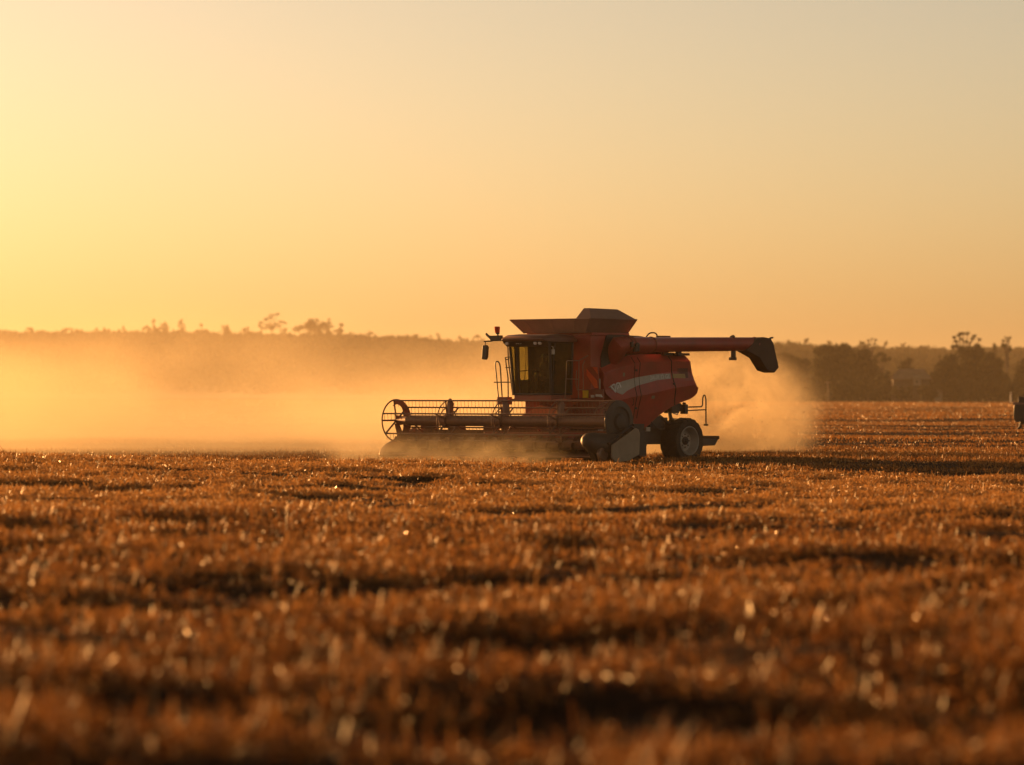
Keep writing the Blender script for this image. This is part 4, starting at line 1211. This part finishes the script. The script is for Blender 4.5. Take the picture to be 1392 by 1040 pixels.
# near end: bullet-nosed divider, skid wheel, big shield
b = M()
b.tube([(9.0, 4.72, 0.70), (8.93, 4.72, 0.68), (8.75, 4.74, 0.62), (8.35, 4.8, 0.50), (7.9, 4.9, 0.46), (7.3, 5.0, 0.46)], [0.08, 0.20, 0.29, 0.38, 0.40, 0.34], 18)
b.hexa([(8.9, 4.6, 0.55), (8.9, 4.85, 0.55), (8.0, 5.05, 0.5), (8.0, 4.6, 0.5)], [(8.55, 4.65, 0.02), (8.55, 4.85, 0.02), (7.9, 5.0, 0.0), (7.9, 4.6, 0.0)])
b.build("crop_divider", DARK, header, bevel=0.02)
b = M(); b.lathe_y((8.50, 5.04, 0.22), [(0, -.08), (0.16, -.08), (0.215, -.05), (0.215, .05), (0.16, .08), (0.12, .06), (0, .07)], 28)
b.build("skid_wheel", REEL, header)
b = M()
b.xz([(8.40, 0.50), (7.26, 1.03), (7.12, 0.98), (7.06, 0.84), (7.10, 0.20), (7.55, 0.02), (8.22, -0.06), (8.42, 0.12)], 5.30, 5.37)
b.build("end_shield", SHIELD, header, bevel=0.03, seg=3)
b = M(); b.tube([(8.42, 5.2, 0.54), (7.26, 5.14, 1.08), (7.10, 5.12, 1.0)], 0.05, 8); b.box((6.45, 4.90, 0.15), (7.3, 5.10, 0.9)); b.box((6.5, 4.96, .9), (7.0, 5.06, 1.15))
b.build("shield_brace", BLACK, header)

# reel
RX, RZ, RR = 7.58, 1.22, 0.66
reel = M()
reel.tube([(RX, YA + .62, RZ), (RX, YB - .30, RZ)], 0.175, 20)
reel.tube([(RX, YA - .10, RZ), (RX, YA - .02, RZ), (RX, YA + .62, RZ)], [0.02, 0.035, 0.17], 16)
reel.tube([(RX, YA - .22, RZ), (RX, YA + .1, RZ)], 0.03, 8)
rl = reel.build("reel", REEL, combine)
angs = [R(80 + 60 * k) for k in range(6)]
for a in angs:
    bx, bz = RX + RR * math.cos(a), RZ + RR * math.sin(a)
    b = M(); b.tube([(bx, YA + .04, bz), (bx, YB - .05, bz)], 0.026, 7)
    nt_ = 62
    for i in range(nt_):
        yy = YA + .1 + i * (YB - YA - .2) / (nt_ - 1)
        sl = 0.02 * math.sin(i * 2.1)
        b.tube([(bx, yy, bz), (bx - 0.02 + sl, yy + sl, bz - 0.20)], 0.0065, 4)
    b.build("reel_bat", REEL, rl)
def spider(y, full=False):
    b = M()
    for a in angs:
        b.tube([(RX, y, RZ), (RX + RR * math.cos(a), y, RZ + RR * math.sin(a))], [0.045, 0.022], 6)
    b.ring_y((RX, y, RZ), RR * 0.62, 0.018, 30)
    b.tube([(RX, y - .05, RZ), (RX, y + .05, RZ)], 0.22, 18)
    return b
for y in (-2.35, 0.05, 2.45): spider(y).build("reel_spider", REEL, rl)
for y in (-2.28, 0.12, 2.5):
    b = M()          # curved guard hoop and arm bracket beside each support
    b.tube([(RX + .62 * math.cos(a), y + .02, RZ + .66 * math.sin(a)) for a in [R(100 - 10 * i) for i in range(0, 21)]], 0.018, 6)
    b.prism([(RX - .05, y, RZ + .1), (RX + .10, y, RZ + .1), (RX + .10, y, RZ + .60), (RX + .02, y, RZ + .72), (RX - .1, y, RZ + .55)], (0, .10, 0))
    b.build("reel_bracket", REEL, rl)
def end_disc(y, s):
    b = M()
    b.ring_y((RX, y, RZ), RR + .02, 0.026, 40)
    b.ring_y((RX, y + .12 * -s, RZ), RR - .10, 0.018, 36, R(60), R(250))
    # crescent plate on the rear half
    poly = []
    for i in range(17):
        a = R(-100 + 200 * i / 16) + math.pi
        poly.append((RX + RR * math.cos(a), RZ + RR * math.sin(a)))
    for i in range(17):
        a = R(100 - 200 * i / 16) + math.pi
        poly.append((RX - .02 + (RR * .62) * math.cos(a) * (0.75 + .25 * abs(math.sin(a))), RZ + (RR * .80) * math.sin(a)))
    b.prism([(x, y - .015, z) for x, z in poly], (0, .03, 0))
    for a in (R(0), R(80), R(140), R(200), R(262), R(320)):
        b.tube([(RX, y, RZ), (RX + RR * math.cos(a), y, RZ + RR * math.sin(a))], 0.03 if a != R(0) else .03, 6)
    # flat spoke arms to the hub
    b.prism([(RX - .55, y - .02, RZ - .12), (RX - .60, y - .02, RZ + .10), (RX, y - .02, RZ + .17), (RX, y - .02, RZ - .17)], (0, .04, 0))
    b.prism([(RX - .10, y - .02, RZ - .60), (RX - .34, y - .02, RZ - .52), (RX - .12, y - .02, RZ - .1), (RX + .08, y - .02, RZ - .1)], (0, .04, 0))
    return b
end_disc(YA + .06, -1).build("reel_end", REEL, rl)
b = M()
b.lathe_y((RX, YB - .02, RZ), [(RR * 1.0, -.03), (RR * 1.02, 0), (RR * 1.0, .03), (RR * .72, .06), (RR * .66, .02), (RR * .40, .02), (RR * .34, .10), (RR * .2, .12), (0, .12)], 40)
b.build("reel_end", DARK, rl, label="solid dark disc closing the near end of the reel")
b = M()
for dy, r in ((.55, .60), (.30, .64), (.12, .66)):
    b.ring_y((RX, YB - dy, RZ), r, 0.022, 28, R(20), R(190))
b.build("reel_hoop", REEL, rl)
for y in (YA + .35, 0.9, YB - .18):
    b = M(); b.tube([(6.55, y, 1.02), (6.9, y, 1.25), (RX, y, RZ)], 0.055, 8); b.tube([(6.6, y, 0.8), (7.15, y, 1.18)], 0.03, 8)
    b.build("reel_arm", RED_DARK, header)

# ------------------------------------------------------------------ the driver
def driver():
    root = empty("person", (0, 0, 0))
    mw = combine.matrix_basis
    loc = Matrix.Translation(combine.location) @ Matrix.Rotation(combine.rotation_euler.z, 4, 'Z')
    root.matrix_world = loc @ Matrix.Translation((5.48, -0.02, 2.52))
    tag(root, "driver in dark clothes sitting at the wheel behind the cab glass", "person")
    me = bpy.data.meshes.new("body")
    J = {'pel': (0, 0, 0.08, .15), 'waist': (-.02, 0, .26, .14), 'chest': (-.03, 0, .44, .165), 'neck': (-.01, 0, .60, .06), 'head': (.02, 0, .70, .085), 'crown': (.02, 0, .81, .085),
         'lsh': (-.03, .20, .52, .065), 'lel': (.06, .26, .28, .05), 'lwr': (.28, .14, .30, .035), 'lhd': (.35, .12, .33, .04),
         'rsh': (-.03, -.20, .52, .065), 'rel': (.06, -.26, .28, .05), 'rwr': (.28, -.14, .30, .035), 'rhd': (.35, -.12, .33, .04),
         'lhip': (.04, .10, .06, .095), 'lkn': (.44, .14, .08, .07), 'lan': (.42, .14, -.30, .05), 'lto': (.56, .15, -.36, .045),
         'rhip': (.04, -.10, .06, .095), 'rkn': (.44, -.14, .08, .07), 'ran': (.42, -.14, -.30, .05), 'rto': (.56, -.15, -.36, .045)}
    E = [('pel', 'waist'), ('waist', 'chest'), ('chest', 'neck'), ('neck', 'head'), ('head', 'crown'), ('chest', 'lsh'), ('lsh', 'lel'), ('lel', 'lwr'), ('lwr', 'lhd'), ('chest', 'rsh'), ('rsh', 'rel'), ('rel', 'rwr'), ('rwr', 'rhd'),
         ('pel', 'lhip'), ('lhip', 'lkn'), ('lkn', 'lan'), ('lan', 'lto'), ('pel', 'rhip'), ('rhip', 'rkn'), ('rkn', 'ran'), ('ran', 'rto')]
    ks = list(J)
    vs = [J[k][:3] for k in ks]; rad = [J[k][3] for k in ks]
    es = [(ks.index(a), ks.index(c)) for a, c in E]
    for s, k in ((1, 'lhd'), (-1, 'rhd')):      # fingers closed round the rim of the wheel
        h = Vector(J[k][:3])
        for q in range(5):
            vs += [tuple(h + Vector((.03, s * (-.02 + .012 * q), .02 - .012 * q))), tuple(h + Vector((.065, s * (-.02 + .012 * q), .0 - .012 * q))), tuple(h + Vector((.05, s * (-.025 + .012 * q), -.03 - .01 * q)))]
            rad += [.011, .010, .008]
            n0 = len(vs) - 3
            es += [(ks.index(k), n0), (n0, n0 + 1), (n0 + 1, n0 + 2)]
    me.from_pydata(vs, es, [])
    o = bpy.data.objects.new("body", me); COL.objects.link(o); o.parent = root
    sk = o.modifiers.new("skin", 'SKIN')
    for i, r_ in enumerate(rad):
        me.skin_vertices[0].data[i].radius = (r_, r_)
    me.skin_vertices[0].data[0].use_root = True
    sb = o.modifiers.new("smooth", 'SUBSURF'); sb.levels = 1; sb.render_levels = 1
    me.materials.append(paint("driver_clothes_and_skin", (0.05, 0.035, 0.028), rough=0.85, var=0.3, scale=7))
    b = M(); b.lathe_y((0, 0, 0), [(0, 0)], 3); b.v, b.f = [], []
    for i in range(7):
        pass
    vs = [(.02 + .105 * math.cos(a) * c, .10 * math.sin(a) * c, .775 + .10 * s_) for c, s_ in ((1, 0), (.95, .35), (.7, .72), (.3, .95)) for a in [2 * math.pi * i / 18 for i in range(18)]]
    fs = [(r_ * 18 + i, r_ * 18 + (i + 1) % 18, r_ * 18 + 18 + (i + 1) % 18, r_ * 18 + 18 + i) for r_ in range(3) for i in range(18)] + [tuple(range(54, 72)), tuple(range(18))[::-1]]
    b.add(vs, fs)
    b.prism([(.10, -.07, .775), (.20, -.05, .765), (.20, .05, .765), (.10, .07, .775)], (0, 0, .012))
    b.build("cap", BLACK, root)
    skin = paint("driver_skin", (0.28, 0.16, 0.10), rough=0.6)
    M().tube([(.095, 0, .735), (.125, 0, .70), (.095, 0, .69)], [.012, .02, .012], 6).build("nose", skin, root)
    for s in (-1, 1):
        M().tube([(.085, s * .035, .745), (.100, s * .035, .745)], .012, 8).build("eye", BLACK, root)
        M().tube([(.01, s * .075, .72), (.01, s * .10, .72)], .025, 8).build("ear", skin, root)
    M().tube([(.09, -.025, .655), (.102, 0, .652), (.09, .025, .655)], .007, 5).build("mouth", skin, root)
driver()

# ------------------------------------------------------------------ other things
# grain trailer, only its front corner reaching into the picture on the right
TY = 219.0
tx = px_x(1381, TY)
tz = float(ground_z(tx + 1, TY))
tr = empty("grain_trailer", (tx, TY, tz), R(-14))
tag(tr, "dark grain trailer whose rounded front corner shows at the right edge", "trailer")
b = M()      # rounded tub: cross-section drawn in x-z, 6 m long to the right
body = [(0.12, 0.62), (0.0, 0.78), (-0.03, 1.10), (0.02, 1.62), (0.10, 1.70), (6.2, 1.70), (6.2, 0.62)]
b.xz(body, -1.15, 1.15)
b.build("tub", paint("dark_green_tub", (0.025, 0.022, 0.016), rough=0.35, var=0.2, dust=0.2), tr, bevel=0.09, seg=4)
b = M(); b.box((0.24, -1.0, 1.70), (6.0, 1.0, 2.06)); b.build("side_boards", DARK, tr, bevel=0.03)
b = M(); b.box((-0.05, -1.18, 1.60), (6.25, -1.14, 1.72)); b.box((-0.06, -1.18, 1.60), (-0.02, 1.18, 1.72)); b.build("rail", REEL, tr, bevel=0.01)
b = M(); b.tube([(0.36, -0.6, 0.66), (0.30, -0.6, 0.34), (0.12, -0.6, 0.10)], [0.07, 0.08, 0.09], 10); b.box((0.02, -0.75, -0.03), (0.36, -0.45, 0.08)); b.tube([(0.34, -0.6, 0.42), (0.46, -0.6, 0.20)], 0.05, 8)
b.build("jack_stand", BLACK, tr, bevel=0.01)
for x in (3.4, 4.7):
    for y in (-1.0, 1.0):
        b = M(); b.lathe_y((x, y, 0.58), [(0, -.2), (.3, -.2), (.52, -.2), (.58, -.12), (.58, .12), (.52, .2), (.3, .2), (.25, .1), (0, .1)], 32)
        b.build("wheel", RUBBER, tr)
b = M(); b.box((0.3, -0.5, 0.5), (6.0, 0.5, 0.66)); b.tube([(4.05, -1.0, .58), (4.05, 1.0, .58)], .08, 8); b.build("frame", DARK, tr)

# white post at the far field edge
Y = 930.0
x = px_x(1374, Y); z0 = float(ground_z(x, Y))
mp_ = empty("marker_post", (x, Y, z0)); tag(mp_, "pale marker post catching the sun at the right end of the field", "post")
b = M(); b.tube([(0, 0, -0.2), (0, 0, 2.5), (0.06, 0, 2.62)], [0.17, 0.15, 0.08], 10); b.build("shaft", paint("white_post", (0.85, 0.80, 0.70), rough=0.5, var=0.1), mp_)
b = M(); b.tube([(0.02, 0, 2.1), (0.02, 0, 2.35)], 0.175, 10); b.build("band", paint("post_band", (0.4, 0.3, 0.2), rough=.5), mp_)

# utility pole in front of the big clump
Y = 985.0
x = px_x(1126, Y); z0 = float(ground_z(x, Y))
po = empty("utility_pole", (x, Y, z0)); tag(po, "pale wooden pole in front of the big dark clump of trees", "pole")
b = M(); b.tube([(0, 0, -0.3), (-0.08, 0, 2.6), (-0.15, 0, 5.4)], [0.16, 0.14, 0.11], 8); b.build("shaft", paint("pole_wood", (0.20, 0.14, 0.09), rough=.8), po)
b = M(); b.box((-0.9, -.06, 4.9), (0.6, .06, 5.02))
for k in (-.8, -.3, .5): b.tube([(k, 0, 5.02), (k, 0, 5.2)], 0.05, 6)
b.build("crossarm", paint("arm_wood", (0.3, 0.22, 0.15), rough=.8), po)

# farmhouse half hidden in the trees
Y = 1015.0
x = px_x(1236, Y); z0 = float(ground_z(x, Y))
fh_ = empty("farmhouse", (x, Y, z0), 0); tag(fh_, "low farmhouse with a wide roof and one pale gable between the trees", "house")
WALLM = paint("pale_render", (0.40, 0.30, 0.20), rough=.8, var=.1, scale=.8)
b = M(); b.box((-4.3, 0, 0), (5.4, 6, 6.1)); b.build("wall", paint("dark_boards", (0.10, 0.065, 0.045), rough=.8, scale=.5), fh_)
b = M(); b.box((0.95, -0.6, 4.4), (2.95, 0.0, 7.0)); b.build("gable_wall", WALLM, fh_)
b = M(); b.prism([(-4.8, -0.9, 6.0), (5.9, -0.9, 6.0), (4.2, 2.7, 8.6), (-2.6, 2.7, 8.6)], (0, 0, .18)); b.prism([(-4.8, 6.9, 6.0), (5.9, 6.9, 6.0), (4.2, 2.7, 8.6), (-2.6, 2.7, 8.6)], (0, 0, .18))
b.build("roof", paint("grey_roof", (0.24, 0.17, 0.11), rough=.7, scale=.6), fh_)
b = M(); b.box((1.75, -0.66, 5.0), (2.25, -0.6, 5.7)); wf = b.build("window", BLACK, fh_)
b = M(); b.box((-3.6, -.06, 4.0), (-2.2, -.003, 5.4)); b.build("window", BLACK, fh_)

# small shed further right, among the bushes
Y = 1000.0
x = px_x(1276, Y); z0 = float(ground_z(x, Y))
sh = empty("field_shed", (x, Y, z0)); tag(sh, "tiny pale shed in the shade below the large mound of trees", "shed")
b = M(); b.box((-0.7, 0, 0), (0.9, 2, 4.0)); b.v, b.f = [], []; b.box((-0.9, 0, 0), (0.9, 2, 2.4)); b.build("wall", WALLM, sh)
b = M(); b.prism([(-1.1, -.2, 2.4), (1.1, -.2, 2.4), (1.1, 1.0, 3.0), (-1.1, 1.0, 3.0)], (0, 0, .1)); b.prism([(-1.1, 2.2, 2.4), (1.1, 2.2, 2.4), (1.1, 1.0, 3.0), (-1.1, 1.0, 3.0)], (0, 0, .1)); b.build("roof", DARK, sh)

# chaff flying in the dust behind the machine
n = 420
P = np.stack([4.9 + rng.random(n) ** 0.9 * 6.3, 135.5 + rng.random(n) * 6, 0.1 + 2.9 * rng.random(n) ** 1.8], -1)
V, Q, T = leaf_quads(P, 0.018, rng.random(n) * 0.3)
tag(np_mesh("flying_chaff", V, Q, STRAW, attr=T), "specks of chaff flying in the dust plume", 'chaff', kind='stuff')

# ------------------------------------------------------------------ haze and dust
def box_obj(name, lo, hi, mat, loc=(0, 0, 0), rz=0):
    V = np.array([(x, y, z) for x in (lo[0], hi[0]) for y in (lo[1], hi[1]) for z in (lo[2], hi[2])], float)
    Q = np.array([(0, 1, 3, 2), (4, 6, 7, 5), (0, 4, 5, 1), (2, 3, 7, 6), (0, 2, 6, 4), (1, 5, 7, 3)])
    o = np_mesh(name, V, Q, mat)
    o.location = loc; o.rotation_euler = (0, 0, rz)
    return o

m, nt, out = new_mat("evening_haze")
pv = nd(nt, 'ShaderNodeVolumePrincipled')
pv.inputs['Color'].default_value = (0.92, 0.78, 0.58, 1)
pv.inputs['Density'].default_value = 0.00009
pv.inputs['Anisotropy'].default_value = 0.35
nt.links.new(pv.outputs[0], out.inputs['Volume'])
HAZE_TOP = 62.0
haze = box_obj("haze", (-7000, -400, -12), (7000, 9000, HAZE_TOP), m)
tag(haze, "warm evening haze over the whole field", 'haze', kind='stuff')

def dust_mat(name, build, color=(0.93, 0.80, 0.57), aniso=0.45):
    m, nt, out = new_mat(name)
    pv = nd(nt, 'ShaderNodeVolumePrincipled')
    pv.inputs['Color'].default_value = (*color, 1)
    pv.inputs['Anisotropy'].default_value = aniso
    d = build(nt)
    nt.links.new(d, pv.inputs['Density'])
    nt.links.new(pv.outputs[0], out.inputs['Volume'])
    return m

def mth(nt, op, a, b=None, clamp=False):
    n = nd(nt, 'ShaderNodeMath', operation=op, use_clamp=clamp)
    for i, v in enumerate((a, b)):
        if v is None: continue
        if isinstance(v, (int, float)): n.inputs[i].default_value = v
        else: nt.links.new(v, n.inputs[i])
    return n.outputs[0]

def smooth(nt, v, a, b, lo=0.0, hi=1.0):
    n = nd(nt, 'ShaderNodeMapRange', interpolation_type='SMOOTHSTEP')
    n.inputs[1].default_value = a; n.inputs[2].default_value = b
    n.inputs[3].default_value = lo; n.inputs[4].default_value = hi
    nt.links.new(v, n.inputs[0])
    return n.outputs[0]

def obj_xyz(nt):
    tc = nd(nt, 'ShaderNodeTexCoord')
    sp = nd(nt, 'ShaderNodeSeparateXYZ')
    nt.links.new(tc.outputs['Object'], sp.inputs[0])
    return tc.outputs['Object'], sp.outputs[0], sp.outputs[1], sp.outputs[2]

def fbm(nt, vec, scale, detail=4, stretch=(1, 1, 1), rough=0.55, distort=0.0):
    mp = nd(nt, 'ShaderNodeMapping')
    mp.inputs['Scale'].default_value = stretch
    nt.links.new(vec, mp.inputs[0])
    n = nd(nt, 'ShaderNodeTexNoise')
    n.inputs['Scale'].default_value = scale
    n.inputs['Detail'].default_value = detail
    n.inputs['Roughness'].default_value = rough
    n.inputs['Distortion'].default_value = distort
    nt.links.new(mp.outputs[0], n.inputs['Vector'])
    return n.outputs[0]

# wide bank of dust drifting off to the left behind the machine
def bank(nt):
    v, x, y, z = obj_xyz(nt)
    n = fbm(nt, v, 0.15, 6, (0.6, 0.6, 1.0), 0.6)
    hgt = mth(nt, 'ADD', z, mth(nt, 'MULTIPLY', mth(nt, 'SUBTRACT', n, 0.5), -9.0))
    prof = mth(nt, 'POWER', smooth(nt, hgt, 6.9, -0.5), 2.0)
    ends = mth(nt, 'MULTIPLY', smooth(nt, x, 5.0, -2.0), smooth(nt, y, 133, 141))
    ends = mth(nt, 'MULTIPLY', ends, smooth(nt, y, 196, 175))
    big = smooth(nt, n, 0.34, 0.62, 0.18, 1.0)
    return mth(nt, 'MULTIPLY', mth(nt, 'MULTIPLY', prof, big), mth(nt, 'MULTIPLY', ends, 0.072))
o = box_obj("dust_bank", (-60, 132, -0.2), (6, 198, 9.5), dust_mat("drifting_dust", bank))
tag(o, "long golden bank of dust drifting left behind the harvester", 'dust cloud', kind='stuff')

# plume thrown out behind the machine
PL = (9.0, 138.5, 0)
def plume(nt):
    v, x, y, z = obj_xyz(nt)
    n = fbm(nt, v, 0.55, 6, (1, 1, 1), 0.62, 1.2)
    dn = mth(nt, 'MULTIPLY', mth(nt, 'SUBTRACT', n, 0.5), 4.2)
    # right side bulges near the ground and leans back to the left higher up
    bulge = mth(nt, 'MULTIPLY', mth(nt, 'POWER', mth(nt, 'ABSOLUTE', mth(nt, 'SUBTRACT', z, 1.3)), 2.0), 0.31)
    edge = mth(nt, 'ADD', mth(nt, 'ADD', x, bulge), dn)
    right = smooth(nt, edge, 2.5, 0.9)
    left = smooth(nt, x, -6.5, -3.5)
    dep = mth(nt, 'MULTIPLY', smooth(nt, y, -3.0, -1.4), smooth(nt, y, 3.0, 1.4))
    top = smooth(nt, mth(nt, 'ADD', z, dn), 4.6, 1.2, 0.0, 1.0)
    lump = smooth(nt, n, 0.42, 0.60, 0.10, 1.0)
    a = mth(nt, 'MULTIPLY', mth(nt, 'MULTIPLY', right, left), mth(nt, 'MULTIPLY', dep, top))
    return mth(nt, 'MULTIPLY', mth(nt, 'MULTIPLY', a, lump), 0.85)
o = box_obj("dust_plume", (-7, -3.1, -0.3), (4.2, 3.1, 5.2), dust_mat("thrown_dust", plume), PL)
tag(o, "billowing chaff dust blown out behind the harvester", 'dust cloud', kind='stuff')

# dust boiling up under and in front of the header
PHI = R(42)
def front(nt):
    v, x, y, z = obj_xyz(nt)
    n = fbm(nt, v, 0.9, 5, (1, 1, 1.2), 0.6)
    dn = mth(nt, 'MULTIPLY', mth(nt, 'SUBTRACT', n, 0.5), 1.3)
    top = mth(nt, 'POWER', smooth(nt, mth(nt, 'ADD', z, dn), 1.15, -0.1), 1.4)
    ex = mth(nt, 'MULTIPLY', smooth(nt, x, -0.95, -0.4), smooth(nt, x, 1.2, 0.3))
    ey = mth(nt, 'MULTIPLY', smooth(nt, y, -6.2, -4.8), smooth(nt, y, 4.6, 3.0))
    lump = smooth(nt, n, 0.40, 0.62, 0.05, 1.0)
    return mth(nt, 'MULTIPLY', mth(nt, 'MULTIPLY', top, lump), mth(nt, 'MULTIPLY', mth(nt, 'MULTIPLY', ex, ey), 0.55))
fc = Vector((4.74 - math.sin(PHI) * 9.6, 128.6 - math.cos(PHI) * 9.6, 0))
o = box_obj("header_dust", (-1.0, -6.4, -0.3), (1.3, 4.8, 1.5), dust_mat("header_dust", front), fc, R(-132))
tag(o, "low dust rolling along the front of the cutting header", 'dust cloud', kind='stuff')
